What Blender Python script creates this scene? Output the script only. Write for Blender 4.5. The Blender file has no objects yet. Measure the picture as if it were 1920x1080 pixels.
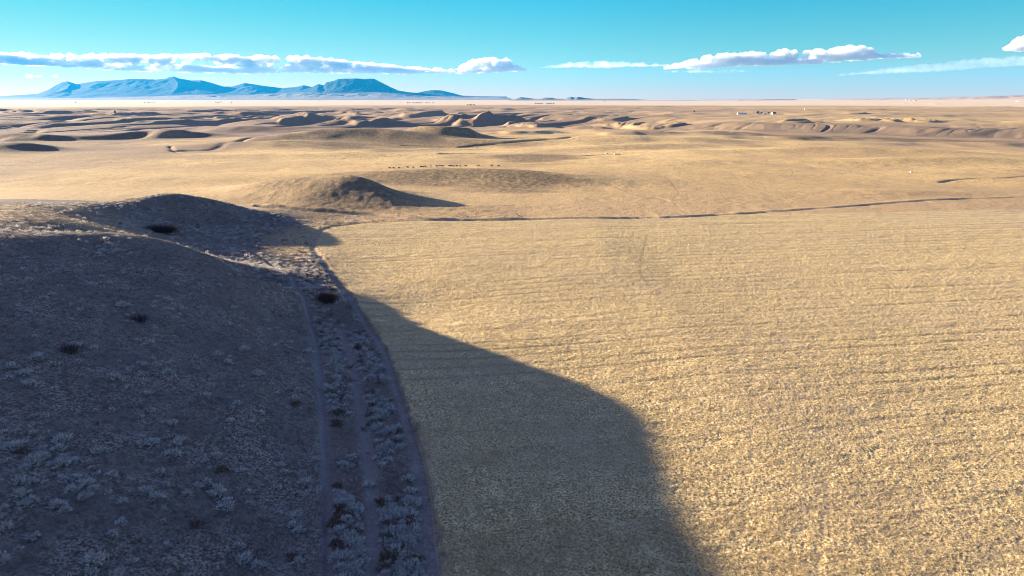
import bpy, math, random
import numpy as np
from math import radians as R

# ------------------------------------------------------------------ camera, sky, sun, exposure
F, PITCH, H = 1281.0, R(15.5), 50.0
scene = bpy.context.scene
cam_d = bpy.data.cameras.new('camera'); cam = bpy.data.objects.new('camera', cam_d)
scene.collection.objects.link(cam); scene.camera = cam
cam.location = (0, 0, H); cam.rotation_euler = (math.pi/2 - PITCH, 0, 0)
cam_d.sensor_width = 36; cam_d.lens = 36*F/1920.0
cam_d.clip_start = 0.5; cam_d.clip_end = 200000

SUN_EL, SUN_AZ = R(10.0), R(24.0)           # light travels (cos az, -sin az) over the ground
sdir = np.array([math.cos(SUN_AZ), -math.sin(SUN_AZ)])
world = bpy.data.worlds.new('World'); scene.world = world; world.use_nodes = True
wn, wl = world.node_tree.nodes, world.node_tree.links
wn.clear()
sky = wn.new('ShaderNodeTexSky'); sky.sky_type = 'NISHITA'; sky.sun_disc = False
sky.sun_elevation = SUN_EL
# sun stands at azimuth (-cos, +sin); sky sun_rotation is measured clockwise from +Y
sky.sun_rotation = math.atan2(-math.cos(SUN_AZ), math.sin(SUN_AZ))
sky.altitude = 1500; sky.air_density = 1.0; sky.dust_density = 0.0; sky.ozone_density = 6.0
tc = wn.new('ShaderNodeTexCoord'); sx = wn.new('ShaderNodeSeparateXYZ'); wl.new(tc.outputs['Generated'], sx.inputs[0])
tint = wn.new('ShaderNodeValToRGB'); e = tint.color_ramp.elements      # sky tint by height; above the view it is set to fill the shadows
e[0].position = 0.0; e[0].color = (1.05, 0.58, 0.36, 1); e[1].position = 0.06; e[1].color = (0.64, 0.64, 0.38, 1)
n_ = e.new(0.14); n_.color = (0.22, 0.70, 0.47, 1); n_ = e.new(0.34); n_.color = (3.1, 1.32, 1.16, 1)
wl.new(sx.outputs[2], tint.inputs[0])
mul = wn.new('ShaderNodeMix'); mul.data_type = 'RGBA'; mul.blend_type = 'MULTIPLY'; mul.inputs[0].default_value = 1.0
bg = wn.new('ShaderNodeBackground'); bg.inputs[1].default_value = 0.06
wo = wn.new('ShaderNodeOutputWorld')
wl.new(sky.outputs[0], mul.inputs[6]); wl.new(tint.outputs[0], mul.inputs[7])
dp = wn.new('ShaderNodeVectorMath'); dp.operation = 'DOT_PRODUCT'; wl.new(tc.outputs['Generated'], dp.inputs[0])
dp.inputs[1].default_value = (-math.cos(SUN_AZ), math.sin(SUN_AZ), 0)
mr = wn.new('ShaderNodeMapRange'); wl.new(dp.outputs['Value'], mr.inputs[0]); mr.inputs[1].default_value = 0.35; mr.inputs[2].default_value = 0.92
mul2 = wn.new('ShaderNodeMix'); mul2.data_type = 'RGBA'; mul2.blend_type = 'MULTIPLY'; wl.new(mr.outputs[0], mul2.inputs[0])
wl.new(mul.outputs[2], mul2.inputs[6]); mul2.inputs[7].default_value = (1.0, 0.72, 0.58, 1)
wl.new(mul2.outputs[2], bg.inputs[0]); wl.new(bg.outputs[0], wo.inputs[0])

sun_d = bpy.data.lights.new('sun', 'SUN'); sun_d.energy = 5.0; sun_d.angle = R(0.5)
sun_d.color = (1.0, 0.84, 0.62)
sun = bpy.data.objects.new('sun', sun_d); scene.collection.objects.link(sun)
from mathutils import Vector
ldir = Vector((sdir[0]*math.cos(SUN_EL), sdir[1]*math.cos(SUN_EL), -math.sin(SUN_EL)))
sun.rotation_euler = ldir.to_track_quat('-Z', 'Y').to_euler()

vs = scene.view_settings
vs.view_transform = 'Standard'; vs.look = 'None'; vs.gamma = 1; vs.use_curve_mapping = False
vs.exposure = 2.65
scene.cycles.filter_width = 1.0
scene.cycles.volume_bounces = 1
scene.cycles.max_bounces = 6
scene.cycles.transparent_max_bounces = 24

# ------------------------------------------------------------------ helpers
rng = np.random.default_rng(7)
random.seed(7)

def ray(u, v):
    a = (u-960)/F; b = -(v-540)/F
    return (a, math.cos(PITCH)+b*math.sin(PITCH), -math.sin(PITCH)+b*math.cos(PITCH))
def P(u, v, h=0.0):                          # world point at height h seen at native pixel (u, v)
    d = ray(u, v); t = (h-H)/d[2]
    return (d[0]*t, d[1]*t, h)
def hdist(v, h=0.0): return (H-h)*F/(v-185.0)

def _hash(ix, iy, seed):
    h = (ix.astype(np.int64)*374761393 + iy.astype(np.int64)*668265263 + seed*974711) & 0xFFFFFFFF
    h = ((h ^ (h >> 13))*1274126177) & 0xFFFFFFFF
    h = (h ^ (h >> 16)) & 0xFFFFFFFF
    return h.astype(np.float32)*np.float32(2.0/4294967295.0) - 1
def vn(x, y, seed=0):                        # value noise, -1..1
    xi = np.floor(x); yi = np.floor(y)
    fx = (x-xi).astype(np.float32); fy = (y-yi).astype(np.float32)
    fx = fx*fx*fx*(fx*(fx*6-15)+10); fy = fy*fy*fy*(fy*(fy*6-15)+10)
    xi = xi.astype(np.int64); yi = yi.astype(np.int64)
    a = _hash(xi, yi, seed); b = _hash(xi+1, yi, seed); c = _hash(xi, yi+1, seed); d = _hash(xi+1, yi+1, seed)
    return (a*(1-fx)+b*fx)*(1-fy) + (c*(1-fx)+d*fx)*fy
def fbm(x, y, wl_, octs, seed=0, gain=0.5):
    s = 0; a = 1.0; tot = 0
    for o in range(octs):
        ang = 0.7+o*1.3
        xr = x*math.cos(ang)-y*math.sin(ang); yr = x*math.sin(ang)+y*math.cos(ang)
        s = s + a*vn(xr/wl_+o*17.3, yr/wl_-o*9.1, seed+o*13); tot += a; a *= gain; wl_ = wl_/2.03
    return s/tot
def sstep(a, b, x):
    t = np.clip((x-a)/(b-a), 0, 1); return t*t*(3-2*t)

def seg_dist(x, y, pts, lim=760):
    """distance to a polyline, signed (left of travel positive), plus the parameter along it"""
    m = (x*x+y*y) < lim*lim
    if m.all(): return _seg(x, y, pts)
    o = [np.full(x.shape, 1e6, np.float32), np.ones(x.shape, np.float32), np.zeros(x.shape, np.float32)]
    for a, b in zip(o, _seg(x[m].astype(np.float32), y[m].astype(np.float32), pts)): a[m] = b
    return o
def _seg(x, y, pts):
    best = np.full(x.shape, 1e9, np.float32); sgn = np.zeros(x.shape, np.float32); par = np.zeros(x.shape, np.float32)
    L = 0.0
    for (ax, ay), (bx, by) in zip(pts[:-1], pts[1:]):
        dx, dy = bx-ax, by-ay; ll = math.hypot(dx, dy)
        t = np.clip(((x-ax)*dx+(y-ay)*dy)/(ll*ll), 0, 1)
        ex, ey = x-(ax+t*dx), y-(ay+t*dy)
        d = np.sqrt(ex*ex+ey*ey); m = d < best
        best = np.where(m, d, best); sgn = np.where(m, np.sign(dx*ey-dy*ex), sgn)
        par = np.where(m, L+t*ll, par); L += ll
    return best, sgn, par
def smooth_line(pts, n=4):
    p = [np.array(q[:2], float) for q in pts]; out = []
    p = [2*p[0]-p[1]] + p + [2*p[-1]-p[-2]]
    for i in range(1, len(p)-2):
        for k in range(n):
            t = k/n
            out.append(0.5*((2*p[i])+(-p[i-1]+p[i+1])*t+(2*p[i-1]-5*p[i]+4*p[i+1]-p[i+2])*t*t+(-p[i-1]+3*p[i]-3*p[i+1]+p[i+2])*t**3))
    out.append(p[-2]); return [tuple(q) for q in out]

# ------------------------------------------------------------------ lines on the land
FIELD_EDGE = smooth_line([P(840,1200), P(822,1080), P(800,900), P(765,760), P(705,610), P(655,545), P(612,490), P(592,458),
                          P(603,438), P(640,424), P(720,415), P(850,412)], 4)
FAR_LINE = smooth_line([P(480,390), P(540,394), P(620,398), P(700,402), P(800,411), P(960,412), P(1100,410), P(1240,408),
                        P(1400,400), P(1560,389), P(1700,379), P(1800,374), P(1860,372), P(2000,368), P(2300,360)], 3)
RUT = smooth_line([P(612,1250), P(614,1080), P(612,900), P(603,760), P(592,640), P(570,575), P(530,515,1), P(480,477,2), P(430,452,3), P(395,440,4)], 4)
MID_RUT = smooth_line([P(700,1250), P(700,1080), P(695,900), P(672,740), P(655,660), P(635,600)], 4)
GRASS_LINE = smooth_line([P(1255,330), P(1272,350), P(1258,372), P(1268,384)], 3)
TRAILS = [smooth_line([P(1212,440), P(1206,470), P(1200,495), P(1205,525), P(1250,560)], 3),
          smooth_line([P(1245,330), P(1262,350), P(1272,362), P(1260,375), P(1270,388)], 3),
          smooth_line([P(1540,890), P(1550,930), P(1548,970), P(1535,1010), P(1530,1080)], 3),
          smooth_line([P(1478,315), P(1486,322), P(1484,330)], 2)]

# ------------------------------------------------------------------ the near hill: thin-plate surface through surveyed points
CP = [(-106,139,23.5), (-102,143,22.9), (-98,147,22.0), (-94,152,21.0), (-92,155,20.2), (-87,159,18.3), (-81,162,16.0),
      (-75,171,10.6), (-69,180,5.4), (-58,188,1.0), (-62,178,4.0), (-70,198,1.2), (-84,192,4.6), (-52,178,1.8),
      (-118,124,25.0), (-131,107,26.1), (-142,80,26.8), (-145,40,27), (-145,0,27), (-140,-50,27),
      (-111,146,22.4), (-107,151,21.0), (-102,156,19.6), (-97,161,17.0), (-92,165,13.4),
      # lit side of the crest
      (-125,158,22.0), (-150,140,23), (-170,110,25), (-190,60,26), (-190,0,26), (-240,60,23), (-240,0,23),
      P(0,408,20), P(0,392,17.5), P(0,382,15), P(60,405,19.5), P(100,417,19.2), P(85,390,16.5),
      # second ridge and hollow
      P(150,384,14.5), P(220,381,13), P(300,378.4,12.0), P(350,379.6,11.0), P(410,392.5,8.0), P(470,408,4.2), P(520,421,1.8),
      P(300,434,6.5), P(350,430,5.0), P(240,420,9.5), P(420,440,3.0), P(480,450,1.4), P(400,410,5.0), P(330,400,7.5), P(250,400,10.5),
      # behind
      P(60,374,3), P(200,372,2), P(350,371,1.0), P(450,380,0.6), P(560,400,0.3),
      (-230,230,12), (-250,290,5), (-260,150,21), (-330,200,12), (-330,300,4), (-330,60,18), (-330,0,18), (-330,380,0), (-200,390,0), (-100,390,0),
      (-30,330,0), (0,260,0), (40,150,0), (40,60,0), (40,0,0), (40,-60,0), (-20,200,0), (20,380,0),
      # slope foot and sage strip
      P(606,1080,0.5), P(600,900,0.5), P(592,760,0.5), P(575,650,0.5), P(545,590,0.8), P(500,545,1.8), P(590,540,0.4), P(590,480,0.3),
      P(700,900,0.2), P(660,700,0.2), P(780,900,0), P(720,650,0), (-22,40,0.5), (-22,10,0.5), (-22,-50,0.5), P(620,540,0.2), P(560,450,0.5),
      # face of the slope
      (-60,80,12.0), (-60,110,11.0), (-60,140,9.2), (-85,110,19.5), (-95,80,22.5), (-60,40,12.5), (-95,30,23), (-60,-20,12.5), (-95,-40,23), (-40,100,4.8), (-42,75,6),
      (-58,160,7.0), (-80,135,16.2)]
for (u, v, z) in ((110, 384.5, 15.2), (185, 382, 13.8), (255, 379.5, 12.4), (325, 378.6, 11.7), (375, 384, 9.9)):   # the second ridge falls away behind its crest
    q = P(u, v, z); CP += [q, (q[0]*1.10, q[1]*1.10, z-6.5), (q[0]*1.22, q[1]*1.22, max(z-11, 1.0))]
CP = np.array([c[:3] for c in CP], float)
def tps_fit(c, lam=5.0):
    n = len(c); d2 = ((c[:, None, :2]-c[None, :, :2])**2).sum(2)
    K = 0.5*d2*np.log(d2+1e-9); K[np.arange(n), np.arange(n)] = lam
    Pm = np.c_[np.ones(n), c[:, :2]]
    A = np.block([[K, Pm], [Pm.T, np.zeros((3, 3))]])
    return np.linalg.solve(A, np.r_[c[:, 2], 0, 0, 0])
TW = tps_fit(CP)
def near_hill(x, y):
    out = np.zeros(x.shape)
    m = (x > -420) & (x < 60) & (y > -160) & (y < 450)
    xs, ys = x[m].astype(float), y[m].astype(float)
    z = TW[-3]+TW[-2]*xs+TW[-1]*ys
    for (cx, cy, _), w in zip(CP, TW[:-3]):
        d2 = (xs-cx)**2+(ys-cy)**2
        z += w*0.5*d2*np.log(d2+1e-9)
    wgt = sstep(-420, -320, xs)*(1-sstep(28, 50, xs))*sstep(-160, -80, ys)*(1-sstep(375, 430, ys))
    out[m] = z*wgt
    return out

# ------------------------------------------------------------------ hills of the middle distance: (u, v of summit), height, reach, lee reach, length, turn
def bump(x, y, c, h, rs, rl, rp, ang, sharp=1.0):
    """a hill: rs = reach on the sun side, rl = reach on the lee side, rp = reach along its axis; ang turns the axis"""
    ca, sa = math.cos(R(ang)), math.sin(R(ang))
    dx, dy = x-c[0], y-c[1]
    q = dx*ca+dy*sa; p = -dx*sa+dy*ca                     # q points to the lee
    rq = np.where(q > 0, rl, rs)
    d2 = (q/rq)**2+(p/rp)**2
    e_ = np.exp(-1.4*d2**sharp)
    return h*(e_ if sharp < 1.25 else 1-np.clip(1-1.45*e_, 0, 1)**1.3)
HILLS = [  # u, v of the summit, its height, height added, rs, rl, rp, ang, sharp
    (646, 348, 6.5, 5.6, 70, 24, 30, -30, 1.1),
    (715, 362, 4.5, 4.4, 50, 22, 18, -45, 1.0),
    (560, 352, 5, 5.0, 60, 60, 30, -20, 1.0),
    (900, 321, 4, 3.5, 90, 110, 28, -12, 1.0),
    (690, 324, 3, 2.5, 90, 110, 25, 0, 1.0),
    (1010, 331, 3, 3.0, 60, 70, 22, -15, 1.0),
    # low ridges of the middle distance
    (862, 240, 12, 13.0, 80, 34, 48, -24, 1.6),
    (760, 250, 8, 7.0, 130, 90, 45, -8, 1.0),
    (625, 248, 10, 10.0, 120, 140, 55, 8, 1.0),
    (540, 264, 6, 5.0, 130, 120, 40, 10, 1.0),
    (880, 262, 3, 2.5, 100, 120, 30, 0, 1.0),
    (325, 250, 7, 7.0, 70, 36, 34, -24, 1.24),
    (395, 254, 3, 3.5, 60, 40, 30, -24, 1.2),
    (160, 252, 6, 5.0, 250, 150, 30, 0, 1.2),
    (-60, 252, 7, 6.0, 250, 150, 30, 0, 1.2),
    (20, 272, 6, 6.0, 90, 40, 28, -24, 1.2),
    (85, 276, 3, 3.5, 60, 30, 25, -24, 1.2),
    (-160, 268, 10, 9.0, 200, 90, 50, -10, 1.0),
    (485, 236, 8, 8.0, 200, 160, 60, -6, 1.0),
    (535, 239, 3, 4.0, 70, 30, 30, -24, 1.4),
    (700, 286, 2.5, 2.5, 220, 180, 30, 0, 1.0),
    (1190, 256, 7, 8.0, 150, 150, 45, 4, 1.1),
    (1180, 245, 3, 6.0, 120, 110, 50, -6, 1.1),
    (1090, 262, 2, 2.5, 100, 100, 30, 0, 1.0),
    (1000, 247, 2, 5.0, 60, 40, 35, -24, 1.3),
    (1150, 241, 0, 4.0, 60, 40, 30, -24, 1.3),
    (1335, 240, 3, 8.0, 110, 120, 55, -10, 1.2),
    (1230, 268, 4, 4.0, 130, 130, 28, 8, 1.0),
    (1500, 252, 4, 5.0, 200, 170, 40, 0, 1.0),
    (1660, 250, 3, 4.0, 150, 200, 40, -6, 1.0),
    (1880, 256, 5, 5.0, 260, 160, 45, 4, 1.0),
    (1480, 278, 3, 3.0, 150, 120, 30, 4, 1.0),
    (1700, 281, 3, 3.5, 110, 90, 30, -14, 1.1),
    (1820, 300, 2.5, 2.5, 120, 120, 24, 0, 1.0),
    (1620, 300, 2, 2.0, 120, 120, 24, -6, 1.0),
    (1690, 358, 1.2, 1.2, 50, 50, 14, -4, 1.0),
    # bluffs and spurs of the far side of the valley
    (508, 214, 3, 11, 140, 45, 70, -20, 1.6),
    (556, 219, 1, 14, 110, 40, 60, -24, 1.8),
    (590, 219, 0, 13, 60, 30, 55, -24, 1.8),
    (652, 223, -2, 13, 70, 35, 50, -24, 1.8),
    (700, 223, -2, 14, 90, 45, 50, -20, 1.8),
    (742, 224, -3, 11, 60, 35, 45, -24, 1.6),
    (800, 215, 3, 16, 130, 45, 80, -24, 1.8),
    (850, 219, 1, 13, 70, 35, 50, -24, 1.6),
    (893, 219, 2, 21, 100, 40, 70, -14, 2.0),
    (948, 219, 2, 21, 80, 45, 70, -18, 2.0),
    (985, 224, -1, 13, 60, 60, 50, -18, 2.0),
    (440, 207, 4, 12, 200, 60, 110, -30, 1.5),
    (470, 213, 3, 12, 120, 45, 70, -24, 1.5),
    (330, 222, 0, 9, 150, 50, 45, -20, 1.5),
    (430, 221, -2, 9, 120, 45, 45, -24, 1.5),
    (255, 213, 4, 8, 200, 70, 70, -24, 1.4),
    (350, 208, 5, 9, 300, 90, 100, -24, 1.4),
    (120, 211, 5, 13, 600, 130, 80, -10, 1.5),
    (20, 211, 5, 12, 400, 120, 80, -10, 1.5),
    (-150, 210, 5, 12, 500, 120, 80, -10, 1.5),
    (1118, 228, -3, 9, 60, 30, 45, -24, 1.8),
    (1152, 222, -2, 10, 70, 30, 55, -30, 1.8),
    (1165, 227, -4, 9, 45, 25, 40, -24, 1.8),
    (1208, 227, -2, 12, 70, 30, 50, -20, 2.2),
    (1250, 229, -2, 12, 60, 40, 60, -30, 2.2),
    (1640, 206, 2, 6, 90, 28, 60, -45, 1.6),
    (1612, 214, 0, 7, 70, 26, 50, -40, 1.6),
    (1485, 231, 0, 7, 70, 24, 35, -28, 2.0),
    (1520, 232, 0, 6, 45, 22, 35, -28, 2.0),
    (1672, 228, 2, 10, 80, 26, 60, -28, 2.0),
    (1722, 229, 0, 8, 50, 26, 55, -28, 2.0),
    (1700, 195, 4, 7, 200, 60, 90, -24, 1.6),
    (1745, 196, 4, 9, 200, 60, 90, -24, 1.6),
    (1870, 200, 3, 6, 200, 60, 90, -24, 1.6),
    (1230, 200, 3, 7, 260, 110, 90, -16, 1.3),
    (1040, 202, 3, 6, 260, 110, 90, -16, 1.3),
    (905, 203, 3, 6, 120, 60, 60, -24, 1.5),
    (935, 206, 3, 8, 120, 50, 60, -24, 1.5),
    (730, 205, 3, 8, 160, 60, 80, -24, 1.5),
    (780, 207, 3, 8, 100, 50, 60, -24, 1.5),
    (655, 206, 4, 9, 160, 60, 80, -24, 1.5),
    (690, 211, 2, 8, 120, 45, 60, -24, 1.5),
]
HC = [(P(u, v, z)[:2], h, rs, rl, rp, a, s) for (u, v, z, h, rs, rl, rp, a, s) in HILLS]

# valley: distance of the foot of its far wall against the direction
FOOT = [(-2500, 236), (-400, 236), (0, 235), (250, 235), (420, 233), (500, 234), (640, 235), (800, 236), (1000, 236), (1100, 237),
        (1240, 241), (1330, 241), (1420, 246), (1600, 248), (1700, 250), (1800, 250), (1920, 249), (2400, 247), (5000, 247)]
FLOOR = -17.0
ft_az = np.array([math.atan((u-960)/F) for u, v in FOOT]); ft_r = np.array([hdist(v, FLOOR) for u, v in FOOT])
CREEKS = [(smooth_line([P(760,274,-1), P(830,275,-1), P(860,276,-1), P(900,273,-1), P(1000,270,-1), P(1060,269,-1), P(1095,265,-1), P(1130,262,-1), P(1170,259,-1)], 3), 2.4, 5.0),
          (smooth_line([P(830,292), P(880,291), P(930,290)], 2), 1.3, 3.0),
          (smooth_line([P(1100,291), P(1128,289), P(1160,289), P(1190,290)], 2), 1.4, 3.5),
          (smooth_line([P(330,284), P(400,282), P(430,274), P(470,266), P(520,262)], 3), 1.6, 5.0),
          (smooth_line([P(320,279), P(325,284), P(345,290)], 3), 1.0, 2.5),
          (smooth_line([P(1765,341), P(1785,338), P(1830,336), P(1880,335), P(1920,332), P(2050,326)], 3), 1.0, 1.4)]
TRACKS = [smooth_line([P(1560,322), P(1640,331), P(1700,341), P(1770,351), P(1850,359), P(1960,367)], 3),
          smooth_line([P(900,282), P(1100,292), P(1250,300), P(1400,306), P(1560,317), P(1640,331)], 3),
          smooth_line([P(530,345), P(528,358), P(545,372), P(620,376), P(700,386), P(780,380), P(870,368)], 3)]

def ground_height(x, y, detail=True):
    r = np.sqrt(x*x+y*y)+1e-6; az = np.arctan2(x, y)
    z = near_hill(x, y)
    # gentle swell of the prairie
    far = sstep(420, 800, r)
    z = z + far*(2.2*fbm(x, y, 420, 3, 5)) + sstep(300, 500, r)*0.9*fbm(x, y, 140, 3, 9)
    z = z + 0.25*fbm(x, y, 45, 2, 15)*sstep(60, 120, r)
    z = z + sstep(380, 560, r)*(1-sstep(2500, 4000, r))*(0.55*fbm(x+0.4*y, y*2.2, 120, 3, 6)+0.25*fbm(x, y*1.8, 38, 2, 7))
    wf = sstep(700, 1100, r)
    xr_ = x*0.80-y*0.60; yr_ = x*0.60+y*0.80
    gul_ = np.clip(1-np.abs(vn((xr_+20*vn(x/60, y/60, 191))/34.0, yr_/130.0, 192))*3.2, 0, 1)*0.7+np.clip(1-np.abs(vn(xr_/13.0, yr_/50.0, 193))*3, 0, 1)*0.35
    wx_ = x + wf*(26*vn(x/75, y/110, 181)+11*vn(x/28, y/45, 182)); wy_ = y + wf*(40*vn(x/75, y/110, 183)+16*vn(x/28, y/45, 184))
    for (c, h, rs, rl, rp, a, s) in HC:
        reach = 2.6*max(rs, rl, rp)
        m = (np.abs(x-c[0]) < reach) & (np.abs(y-c[1]) < reach)
        if m.any():
            far_b = c[1] > 1150
            z[m] += bump(wx_[m], wy_[m], c, h*((0.58 if h < 15 else 0.66) if far_b else 1), rs, rl, rp, a, s)*((1-(0.3 if h < 15 else 0.12)*gul_[m]) if far_b else 1)
    # the valley: near side falls away gently, the far side climbs in broken slopes
    rf = np.interp(az, ft_az, ft_r)
    m = r > 500
    xm, ym, rm, am = x[m], y[m], r[m], az[m]
    d = rm - rf[m]
    dw = d + fbm(xm, ym, 380, 3, 31)*70
    right = sstep(0.2, 0.34, am)
    climb = sstep(-20, 520, dw)*(1-right) + sstep(-10, 120, dw + 45*fbm(am*1500, rm*0.4, 120, 3, 77))*right
    top = 1.0
    zz = FLOOR*(1-0.42*right)*sstep(-560, -130, d)*(1-climb) + climb*top
    # gullies slanting up the slopes
    xr = xm*0.80-ym*0.60; yr = xm*0.60+ym*0.80
    wob = 40*vn(xm/160, ym/160, 45)
    g1 = np.abs(vn((xr+wob)/120.0, yr/420.0, 41)); g2 = np.abs(vn((xr+wob)/46.0, yr/170.0, 43)); g3 = np.abs(vn((xr+wob*0.5)/18.0, yr/70.0, 44))
    onwall = sstep(-30, 60, dw)*(1-sstep(500, 1300, dw))
    left = np.interp(am, [-1.2, -0.3, -0.15, 0.1, 0.3, 1.2], [1, 1, 1.0, 0.7, 0.12, 0.12])
    zz = zz - onwall*(np.clip(1-g1*2.6, 0, 1)*8 + np.clip(1-g2*2.6, 0, 1)*3.5)*left
    face = sstep(-15, 15, dw)*(1-sstep(90, 160, dw))*right
    zz = zz - face*(np.clip(1-g3*3, 0, 1)*1.2*(0.5+vn(xm/150, ym/150, 46)) + np.clip(1-g2*3, 0, 1)*1.4)
    # eroded country behind, strongest on the left
    band = sstep(200, 600, d)*(1-sstep(3000, 5200, rm))
    amp = np.interp(am, [-1.2, -0.3, -0.1, 0.1, 0.4, 1.2], [8, 8, 6, 3.5, 2.2, 2.2])
    rid = 1-np.abs(fbm(xr, yr*0.45, 260, 4, 51))*3.4
    zz = zz + band*amp*(np.clip(rid, -0.6, 1)-0.3)
    zz = zz + 1.2*sstep(900, 1200, rm)*(1-sstep(4000, 6000, rm))*fbm(xm, ym, 90, 3, 53)
    zz = zz + sstep(2000, 5000, rm)*(3*fbm(xm, ym, 1800, 3, 61))*(1-0.7*sstep(6000, 9000, rm))
    # prairie rises a little to the right horizon
    zz = zz + np.interp(am, [-0.2, 0.25, 0.65], [0, 3, 40])*sstep(4500, 12000, rm)
    # hidden drop in front of the mountains is not needed: the plain runs out to them
    z[m] += zz
    if not detail: return z
    # banks, ruts
    dd, sg, pr = seg_dist(x, y, FAR_LINE)
    wob = 1+0.6*vn(pr/9.0, pr*0+3.3, 71)
    z = z + np.where(dd < 12, np.interp(x, [-60, 20, 120], [0.9, 0.38, 0.26])*wob*np.exp(-((dd*sg-2.2)/1.5)**2) - np.interp(x, [-60, 20, 120], [0.7, 0.4, 0.28])*wob*np.exp(-((dd*sg+0.4)/0.8)**2), 0)
    for pts, dep, wid in CREEKS:
        dc, _, pc = seg_dist(x, y, pts, 1400)
        z = z - np.where(dc < wid*4, dep*(0.75+0.5*vn(pc/25, pc*0, 78))*np.exp(-(dc/wid)**2), 0)
    de, sge, _ = seg_dist(x, y, FIELD_EDGE)
    z = z - np.where(de < 6, 0.35*np.exp(-((de*sge-1.4)/1.2)**2), 0)
    dr, _, prr = seg_dist(x, y, RUT)
    z = z - np.where(dr < 4, 0.6*np.exp(-(dr/0.55)**2), 0) + np.where(dr < 6, 0.2*np.exp(-((dr-1.6)/0.8)**2), 0)
    dm, _, _ = seg_dist(x, y, MID_RUT)
    z = z - np.where(dm < 4, 0.4*np.exp(-(dm/0.6)**2), 0)
    return z

# ------------------------------------------------------------------ ground mesh: rings around the view point, finest where the picture looks
def cols():
    a = [-1.9]
    while a[-1] < 1.9:
        t = abs(a[-1]+0.0)
        step = 0.00090 if t < 0.745 else (0.003 if t < 1.0 else 0.02)
        a.append(a[-1]+step)
    return np.array(a)
def rows():
    r = [18.0]
    while r[-1] < 70000:
        c = r[-1]
        if c < 60: s = 0.28
        elif c < 16000: s = min(c*c/50/683*0.62, c*0.0036)
        else: s = c*0.03
        r.append(c+s)
    return np.array(r)
az_c = cols(); r_c = rows(); NA, NR = len(az_c), len(r_c)
print('grid', NA, NR, NA*NR)
AZ, RR = np.meshgrid(az_c, r_c)
X = (RR*np.sin(AZ)).ravel(); Y = (RR*np.cos(AZ)).ravel(); RRf = RR.ravel()
Z = ground_height(X, Y)

de, sge, _ = seg_dist(X, Y, FIELD_EDGE)
dfar, sfar, _ = seg_dist(X, Y, FAR_LINE)
# inside the stubble field: right of the edge line and on the near side of the far line
side = -de*sge                                # positive to the right of the edge (travelling away)
infield = sstep(0.2, 1.2, side + 0.7*vn(X/1.1, Y/1.6, 81) + 0.7*vn(X/5, Y/7, 83)) * sstep(0.3, 1.2, -(dfar*sfar)+0.4*vn(X/1.5, Y/1.5, 82))
infield *= ((Y < 420) & (X > -95)) | (X > -40)
# scrub: patches of low brush on the rises (u, v, half width, half height in the photo's pixels)
SCRUB = [(760,262,230,14),(120,262,240,12),(950,338,180,14),(880,330,240,10),(700,368,120,22),(560,395,90,14),(1000,292,90,9),(1600,248,320,7),(560,352,80,18),(90,278,130,9),(1500,250,140,8)]
scrub = np.zeros_like(X)
for (u, v, du, dv) in SCRUB:
    c = P(u, v, 2); r0 = math.hypot(c[0], c[1]); ru = r0*du/F; rv = abs(hdist(v-dv, 2)-hdist(v+dv, 2))/2
    a0 = math.atan2(c[0], c[1]); px_ = (AZ.ravel()-a0)*r0; py_ = RRf-r0
    q = (px_/ru)**2+(py_/rv)**2
    mm = q < 2.5
    scrub[mm] = np.maximum(scrub[mm], 1-sstep(0.1, 1.7, q[mm]+0.9*fbm(X[mm], Y[mm]*1.5, 26, 3, 88)))
rf_ = np.interp(AZ.ravel(), ft_az, ft_r); dwl = RRf-rf_
dark_wall = 0.9*sstep(-40, 10, dwl)*(1-sstep(110, 190, dwl))*sstep(0.14, 0.26, AZ.ravel())  # brown of the right valley wall, darkened against the strong sun on it
scrub = np.maximum(scrub, 0.85*sstep(-60, 0, dwl)*(1-sstep(60, 170, dwl))*sstep(0.16, 0.3, AZ.ravel())*(0.6+0.4*vn(X/40, Y/40, 93)))  # scrub colour also dims the strongly lit right wall
scrub = np.maximum(scrub, 0.5*sstep(-60, 0, dwl)*(1-sstep(300, 900, dwl))*(vn(X/120, Y/300, 94)*0.5+0.5)*(1-sstep(0.1, 0.3, AZ.ravel())))
scrub = np.maximum(scrub, 0.45*sstep(-500, -350, dwl)*(1-sstep(-120, 0, dwl))*np.clip(0.4+fbm(X, Y*2, 300, 3, 95)*2, 0, 1)*(AZ.ravel() < 0.05))
# micro relief
near = (RRf < 900)
xn, yn, rn = X[near], Y[near], RRf[near]
inf = infield[near]
def oct_(wl_, seed, sx=1.0, ang=0.0):
    ca, sa = math.cos(ang), math.sin(ang)
    xr = xn*ca+yn*sa; yr = -xn*sa+yn*ca
    return vn(xr/(wl_*sx), yr/wl_, seed)
def fade(lo, hi): return 1-sstep(lo, hi, rn)
stub = 0.035*oct_(0.3, 101)*fade(90, 220) + 0.035*oct_(0.55, 102)*fade(160, 380) + 0.035*oct_(1.3, 103, 2.2, 0.16)*fade(300, 600) + 0.05*oct_(2.9, 104, 2.5, 0.12)*fade(400, 900)
yr_ = yn*math.cos(0.16)-xn*math.sin(0.16)+0.5*oct_(60, 105); xr_ = xn*math.cos(0.16)+yn*math.sin(0.16)
lane = np.floor(yr_/4.4); fr_ = yr_/4.4-lane
rowline = np.exp(-((fr_-0.5)/0.12)**2)*np.clip(0.5+0.9*vn(xr_/70+lane*7.1, lane*3.7, 106), 0, 1)*sstep(85, 150, rn)
rows_n = -0.10*rowline*fade(380, 620)
wild = 0.05*oct_(0.4, 111)*fade(90, 220) + 0.07*oct_(0.9, 112)*fade(200, 400) + 0.10*oct_(1.9, 113)*fade(220, 380) + 0.11*oct_(3.4, 115)*fade(300, 480) + 0.13*oct_(8.5, 114)*fade(600, 900)
patch = np.clip(vn(xn/60, yn/25, 116)*1.2, 0, 1)
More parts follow.
